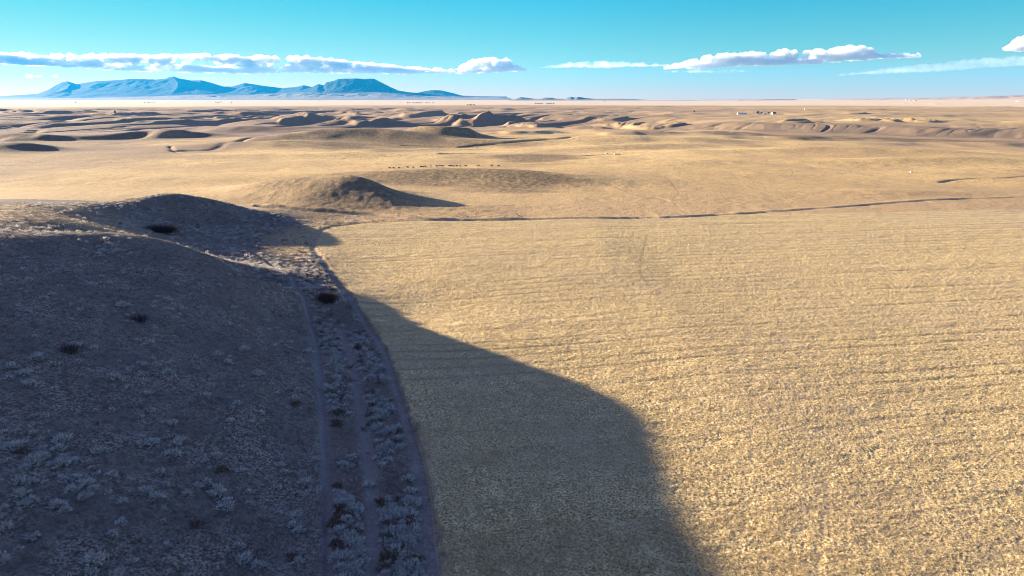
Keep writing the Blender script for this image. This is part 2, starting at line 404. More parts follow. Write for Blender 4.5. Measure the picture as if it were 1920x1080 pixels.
wild = wild*(0.5+0.9*patch) + scrub[near]*(0.09*oct_(1.0, 117)*fade(200, 330)+0.09*oct_(2.6, 118)*fade(380, 560))*sstep(150, 300, rn)
Z[near] += inf*(stub+rows_n) + (1-inf)*wild

verts = np.empty((NA*NR, 3), np.float32); verts[:, 0] = X; verts[:, 1] = Y; verts[:, 2] = Z
# masks: R stubble, G bare track soil, B sage country, A tone
dr, _, _ = seg_dist(X, Y, RUT); dm, _, _ = seg_dist(X, Y, MID_RUT)
bare = 0.9*np.exp(-((side+1.0)/np.interp(Y, [60, 100], [1.5, 0.75]))**2)*(de < 5)*(0.7+0.3*vn(X/1.5, Y/1.5, 96))
bare = np.maximum(bare, np.exp(-(dr/0.7)**2)*(dr < 4)); bare = np.maximum(bare, 0.8*np.exp(-(dm/1.0)**2)*(dm < 4))
trail = np.zeros_like(X)
for tr in TRAILS:
    dt, _, _ = seg_dist(X, Y, tr); trail = np.maximum(trail, np.exp(-(dt/0.55)**2)*(dt < 3)); Z -= 0.12*np.exp(-(dt/0.5)**2)*(dt < 3)
far_bank = np.exp(-((dfar*sfar+0.4)/1.0)**2)*(dfar < 6)
bare = np.maximum(bare, 0.8*far_bank)
hillz = near_hill(X, Y)
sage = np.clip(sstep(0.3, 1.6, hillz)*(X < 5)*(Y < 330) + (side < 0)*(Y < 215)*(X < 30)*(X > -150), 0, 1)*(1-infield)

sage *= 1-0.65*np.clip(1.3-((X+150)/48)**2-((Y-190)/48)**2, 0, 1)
def grid_mesh(name, v, nr, na):
    me = bpy.data.meshes.new(name)
    idx = (np.arange(nr-1)[:, None]*na + np.arange(na-1)[None, :]).ravel().astype(np.int32)
    q = np.stack([idx, idx+na, idx+na+1, idx+1], 1)[:, ::-1].ravel()
    n = len(idx)
    me.vertices.add(len(v)); me.vertices.foreach_set('co', v.ravel())
    me.loops.add(n*4); me.loops.foreach_set('vertex_index', q.astype(np.int32))
    me.polygons.add(n); me.polygons.foreach_set('loop_start', np.arange(0, n*4, 4, dtype=np.int32))
    me.polygons.foreach_set('loop_total', np.full(n, 4, np.int32))
    me.update(calc_edges=True)
    me.polygons.foreach_set('use_smooth', np.ones(n, bool))
    return me
def set_mask(me, name, *ch):
    a = me.attributes.new(name, 'FLOAT_COLOR', 'POINT')
    d = np.zeros((len(me.vertices), 4), np.float32)
    for i, c in enumerate(ch): d[:, i] = c
    a.data.foreach_set('color', d.ravel())
gme = grid_mesh('ground', verts, NR, NA)

# land tints (what grows where), with far haze and a dimmed wall painted in
tone = fbm(X, Y, 600, 4, 201)*0.5+0.5
tone2 = fbm(X, Y*1.6, 55, 3, 203)*0.5+0.5
trk = np.zeros_like(X)
for tr in TRACKS[:2]:
    dt, _, _ = seg_dist(X, Y, tr, 1100); trk = np.maximum(trk, np.exp(-(dt/1.6)**2)*(dt < 8))
dt, _, _ = seg_dist(X, Y, TRACKS[2], 600); trk = np.maximum(trk, 0.8*np.exp(-(dt/0.5)**2)*(dt < 3))
haze_pink = np.interp(AZ.ravel(), [-0.7, -0.2, 0.1, 0.5], [1, 0.75, 0.3, 0.0])*sstep(600, 1500, RRf)  # pink-brown land on the left, with the tint of far haze put in
uu_ = 960+F*np.tan(np.clip(AZ.ravel(), -1.2, 1.2))
rb_ = np.interp(uu_, [-1500, 0, 300, 380, 600, 700, 860, 960, 1250, 1500], [500, 560, 610, 660, 1000, 1060, 1130, 1080, 1000, 1100])
brn = sstep(-60, 70, RRf-rb_+90*fbm(X, Y*1.5, 260, 3, 601))*(1-sstep(4300, 5000, RRf))
brn *= np.interp(uu_, [-400, 500, 900, 1250, 1500], [1, 1, 0.8, 0.55, 0.35])
brn += 0.35*brn*sstep(900, 1000, RRf)*(1-sstep(1450, 1600, RRf))*(uu_ < 900)
brn *= np.clip(0.78+1.0*fbm(X+0.4*Y, Y*2.2, 420, 4, 603), 0.2, 1)*np.interp(RRf, [700, 1500, 2200, 4200], [1.0, 1.0, 0.62, 0.5])
set_mask(gme, 'mask4', brn, 0, 0, 0)
tex_ = sstep(300, 420, RRf)*(1-sstep(1500, 2500, RRf))
set_mask(gme, 'mask2', tone2*tex_, haze_pink, sstep(5000, 5600, RRf+400*vn(X/900, Y/900, 91)), np.maximum(scrub*0.999, 0))
bare = np.maximum(bare, trk*0.6)
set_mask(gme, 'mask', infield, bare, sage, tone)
strip_m = (side < 0.5)*(side > -13)*(Y < 200)*(RRf < 300)*(-dr*np.sign(1) < 0)
_, srt, _ = seg_dist(X, Y, RUT); strip_m = strip_m*(srt < 0)
rl_ = np.zeros_like(X); rl_[near] = rowline*inf; rl_ = np.maximum(rl_, 0.65*trail); rl_ = np.maximum(rl_, strip_m*(0.75+0.25*vn(X/2, Y/3, 97))*(1-infield))
set_mask(gme, 'mask3', trk, vn(X/700, Y/260, 92)*0.5+0.5, rl_, dark_wall)
ground = bpy.data.objects.new('ground', gme); scene.collection.objects.link(ground); ground['kind'] = 'structure'

# ------------------------------------------------------------------ node helper
class NT:
    def __init__(s, name):
        s.m = bpy.data.materials.new(name); s.m.use_nodes = True; s.t = s.m.node_tree; s.t.nodes.clear()
        s.out = s.n('ShaderNodeOutputMaterial')
    def n(s, k, **kw):
        nd = s.t.nodes.new(k)
        for a, b in kw.items(): setattr(nd, a, b)
        return nd
    def l(s, a, b): s.t.links.new(a, b)
    def mix(s, f, a, b, mode='MIX'):
        nd = s.n('ShaderNodeMix', data_type='RGBA', blend_type=mode)
        for i, v in ((0, f), (6, a), (7, b)):
            if isinstance(v, (int, float)): nd.inputs[i].default_value = v
            elif isinstance(v, tuple): nd.inputs[i].default_value = (*v, 1)
            else: s.l(v, nd.inputs[i])
        return nd.outputs[2]
    def math(s, op, a, b=0.0, c=0.0, clamp=False):
        nd = s.n('ShaderNodeMath', operation=op, use_clamp=clamp)
        for i, v in enumerate((a, b, c)):
            if isinstance(v, (int, float)): nd.inputs[i].default_value = v
            else: s.l(v, nd.inputs[i])
        return nd.outputs[0]
    def noise(s, vec, scale, detail=3, rough=0.55, dist=0.0):
        nd = s.n('ShaderNodeTexNoise'); nd.inputs['Scale'].default_value = scale
        nd.inputs['Detail'].default_value = detail; nd.inputs['Roughness'].default_value = rough
        nd.inputs['Distortion'].default_value = dist
        s.l(vec, nd.inputs['Vector']); return nd.outputs['Fac']
    def ramp(s, fac, stops):
        nd = s.n('ShaderNodeValToRGB'); e = nd.color_ramp.elements
        while len(e) < len(stops): e.new(0.5)
        for el, (p, c) in zip(e, stops): el.position = p; el.color = (*c, 1) if len(c) == 3 else c
        s.l(fac, nd.inputs[0]); return nd.outputs[0]
    def mrange(s, v, a, b, c=0.0, d=1.0):
        nd = s.n('ShaderNodeMapRange'); s.l(v, nd.inputs[0])
        for i, q in enumerate((a, b, c, d)): nd.inputs[i+1].default_value = q
        return nd.outputs[0]
    def mapping(s, vec, scale=(1, 1, 1), rot=(0, 0, 0)):
        nd = s.n('ShaderNodeMapping'); nd.inputs['Scale'].default_value = scale; nd.inputs['Rotation'].default_value = rot
        s.l(vec, nd.inputs[0]); return nd.outputs[0]
    def finish(s, col, rough=0.9, height=None, bump=0.3, bdist=1.0, spec=0.1):
        b = s.n('ShaderNodeBsdfPrincipled')
        if isinstance(col, tuple): b.inputs['Base Color'].default_value = (*col, 1)
        else: s.l(col, b.inputs['Base Color'])
        b.inputs['Roughness'].default_value = rough; b.inputs['Specular IOR Level'].default_value = spec
        if height is not None:
            bp = s.n('ShaderNodeBump'); bp.inputs['Strength'].default_value = bump; bp.inputs['Distance'].default_value = bdist
            s.l(height, bp.inputs['Height']); s.l(bp.outputs[0], b.inputs['Normal'])
        s.l(b.outputs[0], s.out.inputs[0]); return s.m

def ground_material():
    g = NT('ground_soil_and_grass')
    pos = g.n('ShaderNodeNewGeometry').outputs['Position']
    at = g.n('ShaderNodeAttribute', attribute_name='mask'); sep = g.n('ShaderNodeSeparateColor'); g.l(at.outputs['Color'], sep.inputs[0])
    at2 = g.n('ShaderNodeAttribute', attribute_name='mask2'); sep2 = g.n('ShaderNodeSeparateColor'); g.l(at2.outputs['Color'], sep2.inputs[0])
    stubm, barem, sagem = sep.outputs[0], sep.outputs[1], sep.outputs[2]; tone = at.outputs['Alpha']
    tone2 = sep2.outputs[0]
    nf = g.noise(pos, 3.2, 3, 0.7); nm = g.noise(pos, 0.9, 4, 0.65); nl = g.noise(pos, 0.12, 4, 0.6); nx = g.noise(pos, 0.012, 4, 0.6)
    # prairie grass
    scrubm = at2.outputs['Alpha']
    at3 = g.n('ShaderNodeAttribute', attribute_name='mask3'); sep3 = g.n('ShaderNodeSeparateColor'); g.l(at3.outputs['Color'], sep3.inputs[0])
    gr = g.mix(g.mrange(tone, 0.35, 0.65), (0.42, 0.288, 0.122), (0.57, 0.405, 0.178))
    gr = g.mix(g.mrange(sep3.outputs[1], 0.45, 0.7), gr, (0.34, 0.235, 0.13))
    gr = g.mix(g.mrange(nx, 0.45, 0.65), gr, (0.36, 0.25, 0.12))
    gr = g.mix(g.math('MULTIPLY', g.mrange(nm, 0.45, 0.7), 0.4), gr, (0.24, 0.165, 0.09))
    gr = g.mix(g.math('MULTIPLY', g.mrange(nl, 0.5, 0.7), 0.35), gr, (0.27, 0.19, 0.11))
    tus_shade = g.mrange(g.noise(g.mapping(pos, (1.4, 0.45, 1), (0, 0, 0.25)), 0.55, 3, 0.75), 0.53, 0.60)  # dark speckle: shade of the grass tussocks put into the colour
    gr = g.mix(g.math('MULTIPLY', sep3.outputs[2], 0.7), gr, (0.15, 0.10, 0.055))
    gr = g.mix(g.math('MULTIPLY', tus_shade, 0.5), gr, (0.17, 0.115, 0.06))
    spk = g.mrange(g.noise(g.mapping(pos, (1, 0.5, 1), (0, 0, 0.2)), 0.22, 5, 0.8), 0.5, 0.62)
    gr = g.mix(g.math('MULTIPLY', g.math('MULTIPLY', spk, tone2), 0.75), gr, (0.22, 0.15, 0.08))
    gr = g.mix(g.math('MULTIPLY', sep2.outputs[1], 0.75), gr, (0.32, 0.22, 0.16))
    gr = g.mix(g.math('MULTIPLY', scrubm, g.mrange(g.noise(pos, 0.35, 5, 0.8), 0.30, 0.55)), gr, (0.125, 0.09, 0.055))
    at4 = g.n('ShaderNodeAttribute', attribute_name='mask4'); sep4 = g.n('ShaderNodeSeparateColor'); g.l(at4.outputs['Color'], sep4.inputs[0])
    gr = g.mix(g.math('MULTIPLY', sep4.outputs[0], 0.85, clamp=True), gr, g.mix(g.mrange(nx, 0.4, 0.6), (0.135, 0.092, 0.068), (0.21, 0.145, 0.105)))
    gr = g.mix(g.math('MULTIPLY', at3.outputs['Alpha'], 0.85), gr, (0.17, 0.125, 0.085))
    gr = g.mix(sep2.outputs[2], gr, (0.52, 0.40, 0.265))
    # stubble
    rowv = g.mapping(pos, (1, 1, 1), (0, 0, -0.14)); wv = g.n('ShaderNodeTexWave', wave_type='BANDS', bands_direction='Y')
    wv.inputs['Scale'].default_value = 0.35; wv.inputs['Distortion'].default_value = 1.2; wv.inputs['Detail'].default_value = 3; wv.inputs['Detail Scale'].default_value = 1.5
    g.l(rowv, wv.inputs[0])
    st = g.mix(g.mrange(nf, 0.40, 0.57), (0.13, 0.095, 0.048), (0.74, 0.56, 0.275))
    st = g.mix(g.math('MULTIPLY', g.mrange(nm, 0.48, 0.72), 0.45), st, (0.20, 0.16, 0.09))
    st = g.mix(g.math('MULTIPLY', wv.outputs['Fac'], 0.10), st, (0.22, 0.165, 0.09))
    st = g.mix(g.math('MULTIPLY', sep3.outputs[2], 0.8), st, (0.15, 0.108, 0.058))
    lane_ = g.noise(g.mapping(pos, (0.012, 0.16, 1), (0, 0, -0.16)), 1.0, 4, 0.6)
    st = g.mix(g.math('MULTIPLY', g.mrange(lane_, 0.42, 0.62), 0.40), st, (0.27, 0.20, 0.11))
    st = g.mix(g.math('MULTIPLY', g.mrange(g.noise(pos, 0.03, 3, 0.5), 0.45, 0.62), 0.35), st, (0.36, 0.27, 0.17))
    st = g.mix(g.math('MULTIPLY', g.mrange(nl, 0.45, 0.7), 0.25), st, (0.34, 0.27, 0.15))
    # sage country: thin grey grass on dark soil
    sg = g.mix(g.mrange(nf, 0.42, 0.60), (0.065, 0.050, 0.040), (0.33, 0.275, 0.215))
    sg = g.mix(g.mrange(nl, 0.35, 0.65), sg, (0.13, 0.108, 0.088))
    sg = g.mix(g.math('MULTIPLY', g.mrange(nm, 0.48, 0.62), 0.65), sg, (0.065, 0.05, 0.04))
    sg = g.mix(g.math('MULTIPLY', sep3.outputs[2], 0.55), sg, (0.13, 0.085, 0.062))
    br = g.mix(nf, (0.12, 0.108, 0.095), (0.32, 0.29, 0.255))
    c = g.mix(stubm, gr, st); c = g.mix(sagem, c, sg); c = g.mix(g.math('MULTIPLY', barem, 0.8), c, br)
    hgt = g.math('ADD', g.math('ADD', g.math('MULTIPLY', nf, 0.25), g.math('MULTIPLY', nm, 0.6)), g.math('MULTIPLY', g.noise(pos, 0.22, 6, 0.7), 1.5))
    return g.finish(c, 0.95, hgt, 0.6, 0.5)
gme.materials.append(ground_material())

# ------------------------------------------------------------------ cut straw standing in the field
def lookup(x, y):                            # height of the finished ground mesh at (x, y)
    az = np.arctan2(x, y); r = np.sqrt(x*x+y*y)
    fi = np.interp(r, r_c, np.arange(NR)); fj = np.interp(az, az_c, np.arange(NA))
    i = np.clip(fi.astype(int), 0, NR-2); j = np.clip(fj.astype(int), 0, NA-2); a = fi-i; b = fj-j
    Zg = Z.reshape(NR, NA)
    return (Zg[i, j]*(1-b)+Zg[i, j+1]*b)*(1-a)+(Zg[i+1, j]*(1-b)+Zg[i+1, j+1]*b)*a
def mask_at(arr, x, y):
    i = np.clip(np.interp(np.sqrt(x*x+y*y), r_c, np.arange(NR)).astype(int), 0, NR-1)
    j = np.clip(np.interp(np.arctan2(x, y), az_c, np.arange(NA)).astype(int), 0, NA-1)
    return arr.reshape(NR, NA)[i, j]
def tri_mesh(name, tri, mat):
    """tri: (n, 3, 3)"""
    n = len(tri); me = bpy.data.meshes.new(name)
    me.vertices.add(n*3); me.vertices.foreach_set('co', tri.astype(np.float32).ravel())
    me.loops.add(n*3); me.loops.foreach_set('vertex_index', np.arange(n*3, dtype=np.int32))
    me.polygons.add(n); me.polygons.foreach_set('loop_start', np.arange(0, n*3, 3, dtype=np.int32))
    me.polygons.foreach_set('loop_total', np.full(n, 3, np.int32)); me.update(calc_edges=True)
    me.materials.append(mat); return me
def blades(x, y, z, h, w, lean, per):
    """per blades a tuft: thin triangles fanning up from (x, y, z)"""
    n = len(x)*per; X_, Y_, Z_, h_, w_ = (np.repeat(q, per) for q in (x, y, z, h, w))
    a = rng.uniform(0, 2*np.pi, n); l_ = rng.uniform(0.1, 1, n)*lean*h_
    hh = h_*rng.uniform(0.5, 1.1, n)
    cx = X_+rng.normal(0, 0.35, n)*w_*2; cy = Y_+rng.normal(0, 0.35, n)*w_*2
    b = a+np.pi/2+rng.normal(0, 0.5, n)
    t = np.zeros((n, 3, 3))
    t[:, 0] = np.stack([cx-np.cos(b)*w_/2, cy-np.sin(b)*w_/2, Z_-0.03], 1)
    t[:, 1] = np.stack([cx+np.cos(b)*w_/2, cy+np.sin(b)*w_/2, Z_-0.03], 1)
    t[:, 2] = np.stack([cx+np.cos(a)*l_, cy+np.sin(a)*l_, Z_+hh], 1)
    return t
def straw_mat(name, c0, c1, sc):
    g = NT(name); pos = g.n('ShaderNodeNewGeometry').outputs['Position']
    c = g.mix(g.mrange(g.noise(pos, sc, 3, 0.7), 0.35, 0.65), c0, c1)
    c = g.mix(g.math('MULTIPLY', g.mrange(g.noise(pos, sc*3.5, 2, 0.7), 0.44, 0.56), 0.7), c, tuple(q*0.4 for q in c0))
    d = g.n('ShaderNodeBsdfDiffuse'); g.l(c, d.inputs[0]); t = g.n('ShaderNodeBsdfTranslucent'); g.l(c, t.inputs[0])
    m = g.n('ShaderNodeMixShader'); m.inputs[0].default_value = 0.25; g.l(d.outputs[0], m.inputs[1]); g.l(t.outputs[0], m.inputs[2])
    g.l(m.outputs[0], g.out.inputs[0]); return g.m
def scatter(n, r0, r1, a0, a1, power=1.0):
    """points over a fan of ground, denser towards the near side for power > 1"""
    u = rng.uniform(0, 1, n)
    r = (r0**(2-power)+u*(r1**(2-power)-r0**(2-power)))**(1/(2-power)) if power != 2 else r0*(r1/r0)**u
    a = rng.uniform(a0, a1, n)
    return r*np.sin(a), r*np.cos(a), r
sx_, sy_, sr_ = scatter(460000, 58, 330, -0.35, 0.75, 2.6)
keep = mask_at(infield, sx_, sy_) > rng.uniform(-0.02, 0.7, len(sx_))
side_s = np.clip(mask_at(side, sx_, sy_), 0, 200); wE = 1-sstep(12, 34, side_s)
xa = sx_*math.cos(0.16)+sy_*math.sin(0.16); ya = sy_*math.cos(0.16)-sx_*math.sin(0.16)
clump = wE*vn(side_s/0.42, sy_/2.6, 301)+(1-wE)*vn(xa/2.4, ya/0.42, 303)+0.5*vn(sx_/3.1, sy_/2.3, 302)+0.5*vn(sx_/0.5, sy_/0.5, 304)
keep &= clump > rng.uniform(-1.4, 0.6, len(sx_))
sx_, sy_, sr_ = sx_[keep], sy_[keep], sr_[keep]
sc_ = np.clip(sr_/110, 0.75, 2.2)
st = blades(sx_, sy_, lookup(sx_, sy_), 0.27*sc_**0.5*rng.uniform(0.5, 1.5, len(sx_)), 0.045*sc_, 1.2, 3)
ob = bpy.data.objects.new('straw_stubble', tri_mesh('straw_stubble', st, straw_mat('cut_straw', (0.40, 0.30, 0.14), (0.90, 0.74, 0.43), 2.2)))
scene.collection.objects.link(ob); ob['kind'] = 'stuff'
print('straw', len(st))

# ------------------------------------------------------------------ mountains on the horizon
def ridge_mesh(name, sky_px, dist, depth, mat, seed, base_h=0.0, rough=0.10, na=700, nr=70, peak=0.62, pw=1.3, butte=False):
    us = np.array([p[0] for p in sky_px], float); vs_ = np.array([p[1] for p in sky_px], float)
    az = np.arctan((us-960)/F)
    A = np.linspace(az[0], az[-1], na); D = np.linspace(0, 1, nr)
    AA, DD = np.meshgrid(A, D)
    crest_d = dist + depth*peak
    RRr = (dist + DD*depth)/np.cos(AA)
    x = RRr*np.sin(AA); y = RRr*np.cos(AA)
    off = (DD-peak)*(0.055*vn(x/1800, y/5000, seed+3)+0.03*vn(x/700, y/2500, seed+4)) + 0.0012*vn(x/260, y/900, seed+5)
    hh = np.interp(AA+off, az, (187.0-vs_)/F*crest_d)/np.cos(AA)
    prof = np.where(DD < peak, (DD/peak)**pw, 1-((DD-peak)/(1-peak))**1.5)
    n = 1-np.abs(fbm(x, y*0.5, depth*0.22, 5, seed, 0.55))*2.2
    spur = np.clip(n, -1, 1)
    amt = rough*4*prof*(1-np.exp(-((DD-peak)/0.10)**2))
    z = base_h + hh*(prof*(1-amt*0.5) + amt*0.5*spur*prof) + hh*0.02*fbm(x, y, depth*0.06, 3, seed+9)
    z = np.where((DD < 0.004) | (DD > 0.996), -60, z)
    v = np.stack([x, y, z], 2).reshape(-1, 3).astype(np.float32)
    me = grid_mesh(name, v, nr, na)
    me.materials.append(mat)
    o = bpy.data.objects.new(name, me); scene.collection.objects.link(o); o['kind'] = 'structure'
    return o
def rock_mat(name, forest, grass, lo, hi, scale):
    g = NT(name); geo = g.n('ShaderNodeNewGeometry'); pos = geo.outputs['Position']
    sp = g.n('ShaderNodeSeparateXYZ'); g.l(pos, sp.inputs[0])
    n = g.noise(pos, scale, 5, 0.65)
    hgt = g.math('ADD', sp.outputs[2], g.math('MULTIPLY', g.math('SUBTRACT', n, 0.5), (hi-lo)*1.6))
    c = g.mix(g.mrange(hgt, lo, hi), grass, forest)
    c = g.mix(g.math('MULTIPLY', g.mrange(g.noise(pos, scale*4, 3), 0.55, 0.7), 0.3), c, tuple(q*0.6 for q in grass))
    return g.finish(c, 1.0, n, 0.4, 60)
m_forest = rock_mat('forested_mountain', (0.006, 0.022, 0.035), (0.10, 0.11, 0.11), 60, 160, 0.0011)
m_foot = rock_mat('grassy_foothill', (0.05, 0.055, 0.055), (0.24, 0.20, 0.17), 60, 420, 0.002)
m_butte = rock_mat('bare_butte', (0.09, 0.085, 0.085), (0.20, 0.17, 0.15), 10, 90, 0.003)

m_rise = rock_mat('pinkish_plain', (0.20, 0.15, 0.13), (0.40, 0.29, 0.22), 60, 160, 0.0016)
RANGE = [(-200,184),(0,184),(60,181),(110,178),(135,168),(150,162),(163,160),(178,164),(200,161),(215,159),(240,158),(270,155.5),(290,155.5),(320,156),
         (340,154),(352,150.5),(365,154.5),(385,157),(402,156),(420,160),(440,166),(455,166),(470,163),(480,160),(495,162),(520,165),(545,168),(570,166),(585,163),(600,166),(640,170),(720,178),(800,183),(840,186)]
MESA = [(500,186),(545,178),(575,172),(600,166),(612,161),(622,163),(628,158),(640,155.5),(648,152),(660,150.8),(680,150.6),(700,151.2),(712,151.5),(722,156),(740,165),(755,171),(775,174),(800,176),(830,179),(870,182),(900,186)]
EAST = [(760,186),(780,177),(800,173),(815,170.5),(830,171),(850,175),(870,180),(900,181),(950,181.5),(955,186)]
FOOTH = [(-200,186),(0,185.5),(200,184),(350,180),(420,178),(470,179),(540,176),(580,174),(620,175),(660,176),(700,174),(720,173.5),(760,176),(800,180),(860,181),(940,181.5),(952,183),(962,186)]
LOWH = [(955,186.5),(965,184.5),(975,181),(985,182),(1000,184),(1010,184),(1020,182),(1032,182),(1040,183.8),(1055,184),(1062,181.5),(1067,180.5),(1074,182),(1080,180.6),(1092,182.5),(1110,184.2),(1150,184),(1180,184.5),(1205,185.8),(1300,185.6),(1400,185.2),(1470,184.6),(1478,186.5)]
ridge_mesh('mountains', RANGE, 30000, 9000, m_forest, 301, na=900)
ridge_mesh('mesa', MESA, 27000, 6500, m_forest, 311, na=700, nr=90, rough=0.12)
ridge_mesh('hills', EAST, 31000, 5000, m_forest, 321, na=300)
ridge_mesh('foothills', FOOTH, 22000, 5000, m_foot, 331, na=900, rough=0.22, pw=1.0)
RISE = [(1370,186),(1375,184.6),(1383,184.8),(1400,184.2),(1440,185),(1500,184.8),(1560,183.6),(1640,182.6),(1720,181.8),(1800,180.2),(1870,178.5),(1910,179),(2000,178.4),(2200,179),(2400,184)]
ridge_mesh('rising_plain', RISE, 11500, 3000, m_rise, 351, na=600, rough=0.2, pw=1.0)
ridge_mesh('buttes', LOWH, 17000, 2500, m_butte, 341, na=700, rough=0.16, pw=1.2)

# ------------------------------------------------------------------ haze
def haze_box():
    x0, x1, y0, y1, z0, z1 = -48000, 48000, -4000, 43000, -75, 1600
    v = [(x, y, z) for z in (z0, z1) for y in (y0, y1) for x in (x0, x1)]
    f = [(0, 2, 3, 1), (4, 5, 7, 6), (0, 1, 5, 4), (1, 3, 7, 5), (3, 2, 6, 7), (2, 0, 4, 6)]
    me = bpy.data.meshes.new('haze'); me.from_pydata(v, [], f); me.update()
    m = bpy.data.materials.new('haze_air'); m.use_nodes = True; t = m.node_tree; t.nodes.clear()
    o_ = t.nodes.new('ShaderNodeOutputMaterial'); pv = t.nodes.new('ShaderNodeVolumePrincipled')
    pv.inputs['Color'].default_value = (0.012, 0.42, 1.0, 1); pv.inputs['Density'].default_value = 7.5e-6
    pv.inputs['Anisotropy'].default_value = 0.2
    t.links.new(pv.outputs[0], o_.inputs['Volume'])
    me.materials.append(m)
    o = bpy.data.objects.new('haze', me); scene.collection.objects.link(o); o['kind'] = 'stuff'
haze_box()

# ------------------------------------------------------------------ finding the ground under a sight line
def hit(u, v, rmax=16000):
    d = ray(u, v); hd = math.hypot(d[0], d[1]); r = np.geomspace(40, rmax, 6000)
    t = r/hd; zz = H+d[2]*t; g = lookup(d[0]*t, d[1]*t)
    k = np.nonzero(zz < g)[0]
    k = k[0] if len(k) else len(r)-1
    return float(d[0]*t[k]), float(d[1]*t[k]), float(g[k])
def link(o): scene.collection.objects.link(o); return o
def tag(o, label=None, cat=None, group=None, kind=None):
    if label: o['label'] = label
    if cat: o['category'] = cat
    if group: o['group'] = group
    if kind: o['kind'] = kind
    return o
def plain(name, c0, c1=None, sc=1.0, rough=0.8):
    g = NT(name); pos = g.n('ShaderNodeTexCoord').outputs['Object']
    return g.finish(g.mix(g.mrange(g.noise(pos, sc, 4, 0.65), 0.35, 0.65), c0, c1 or tuple(q*0.75 for q in c0)), rough)

# ------------------------------------------------------------------ sagebrush
def sage_tris(size, n, flat=0.62):
    """a rounded clump of leafy twigs; origin on the ground"""
    a = rng.uniform(0, 2*np.pi, n); e = np.arccos(rng.uniform(0.05, 1, n)); rad = size*0.5*rng.uniform(0.55, 1.0, n)**0.6
    lob = 1+0.28*np.sin(a*3+rng.uniform(0, 6))+0.18*np.sin(a*5+rng.uniform(0, 6))
    px_, py_, pz_ = rad*lob*np.sin(e)*np.cos(a), rad*lob*np.sin(e)*np.sin(a), rad*flat*np.cos(e)*1.4
    c = np.stack([px_, py_, pz_], 1); out = c/np.linalg.norm(c, axis=1)[:, None]
    out = out+rng.normal(0, 0.35, (n, 3)); out[:, 2] += 0.5; out /= np.linalg.norm(out, axis=1)[:, None]
    sd = np.cross(out, rng.normal(0, 1, (n, 3))); sd /= np.linalg.norm(sd, axis=1)[:, None]
    L = size*rng.uniform(0.16, 0.30, n)[:, None]; W = size*rng.uniform(0.05, 0.11, n)[:, None]
    base = c-out*L*0.7; base[:, 2] = np.maximum(base[:, 2], -0.03)
    return np.stack([base-sd*W/2, base+sd*W/2, c+out*L*0.5], 1)
m_sage = straw_mat('sagebrush_leaves', (0.34, 0.315, 0.28), (0.78, 0.73, 0.66), 3.0)
m_rabbit = straw_mat('rust_brush', (0.13, 0.085, 0.06), (0.27, 0.19, 0.135), 3.0)
sage_me = [tri_mesh('sagebrush', sage_tris(1.0, 170, f), m_sage) for f in (0.5, 0.62, 0.55, 0.7)]
sage_me += [tri_mesh('rust_brush', sage_tris(1.0, 150, 0.7), m_rabbit)]

rut_pts = np.array(RUT)
def region_density(x, y):
    """how thickly sagebrush grows"""
    d1, s1, _ = seg_dist(x, y, RUT); d2, s2, _ = seg_dist(x, y, FIELD_EDGE); d3, _, _ = seg_dist(x, y, MID_RUT)
    right_of_rut = (d1*s1 < -0.9); left_of_field = (d2*s2 > 2.0)
    cl = vn(x/3.2, y/3.2, 401)*0.6+vn(x/9, y/9, 402)*0.6
    strip = right_of_rut & left_of_field & (y < 215) & (d3 > 1.1)
    rowish = np.exp(-((d1-2.6)/1.1)**2)+np.exp(-((d2-4.2)/2.4)**2)+0.3
    dens = np.where(strip, rowish*1.3*np.clip(0.75+cl*1.6, 0, 1.4), 0)
    hill = (~strip) & left_of_field & (d1 > 1.2) & (y < 300) & (x > -260)
    cl2 = vn(x/14, y/14, 403)+0.7*vn(x/5, y/5, 404)
    dens = np.where(hill, 0.025+0.42*np.clip(cl2-0.30, 0, 1), dens)
    patch = np.exp(-(((x+62)/17)**2+((y-196)/24)**2))
    dens = np.maximum(dens, 0.9*patch*left_of_field*(d1 > 1.0))
    patch2 = np.exp(-(((x+120)/26)**2+((y-150)/14)**2))
    dens = np.maximum(dens, 0.25*patch2)
    ridge2 = np.exp(-(((x+120)/60)**2+((y-250)/32)**2))*(d2*s2 > 3)
    dens = np.maximum(dens, 0.4*ridge2*(0.5+np.clip(cl2, 0, 1)))
    return dens
gx, gy, gr = scatter(60000, 58, 310, -0.72, 0.02, 1.0)
area = 0.5*0.74*(310**2-58**2)
per = area/60000
prob = region_density(gx, gy)*per*1.5
k = rng.uniform(0, 1, len(gx)) < prob
k &= (mask_at(infield, gx, gy) < 0.3)
gx, gy, gr = gx[k], gy[k], gr[k]
size = 0.55+1.3*rng.uniform(0, 1, len(gx))**1.6*np.where(rng.uniform(0, 1, len(gx)) < 0.15, 1.35, 1.0)
# keep a little room between neighbours
order = np.argsort(-size/gr); cell = {}; kept = []
for i in order:
    ck = (int(gx[i]//0.8), int(gy[i]//0.8))
    if ck in cell and rng.uniform() < 0.8: continue
    cell[ck] = 1; kept.append(i)
kept = np.array(kept); gx, gy, gr, size = gx[kept], gy[kept], gr[kept], size[kept]
gz = lookup(gx, gy)
d1, s1, _ = seg_dist(gx, gy, RUT); instrip = (d1*s1 < 0)
uu = 960+F*gx/(gy*math.cos(PITCH)-(gz-H)*math.sin(PITCH)); vv = 540+F*((H-gz)*math.cos(PITCH)-gy*math.sin(PITCH))/(gy*math.cos(PITCH)+(H-gz)*math.sin(PITCH))
inview = (uu > -5) & (uu < 1925) & (vv < 1085)
print('sagebrush', len(gx), inview.sum())
rust = rng.uniform(0, 1, len(gx)) < np.where(instrip, 0.26, 0.05)
nthing = 0; rest = []
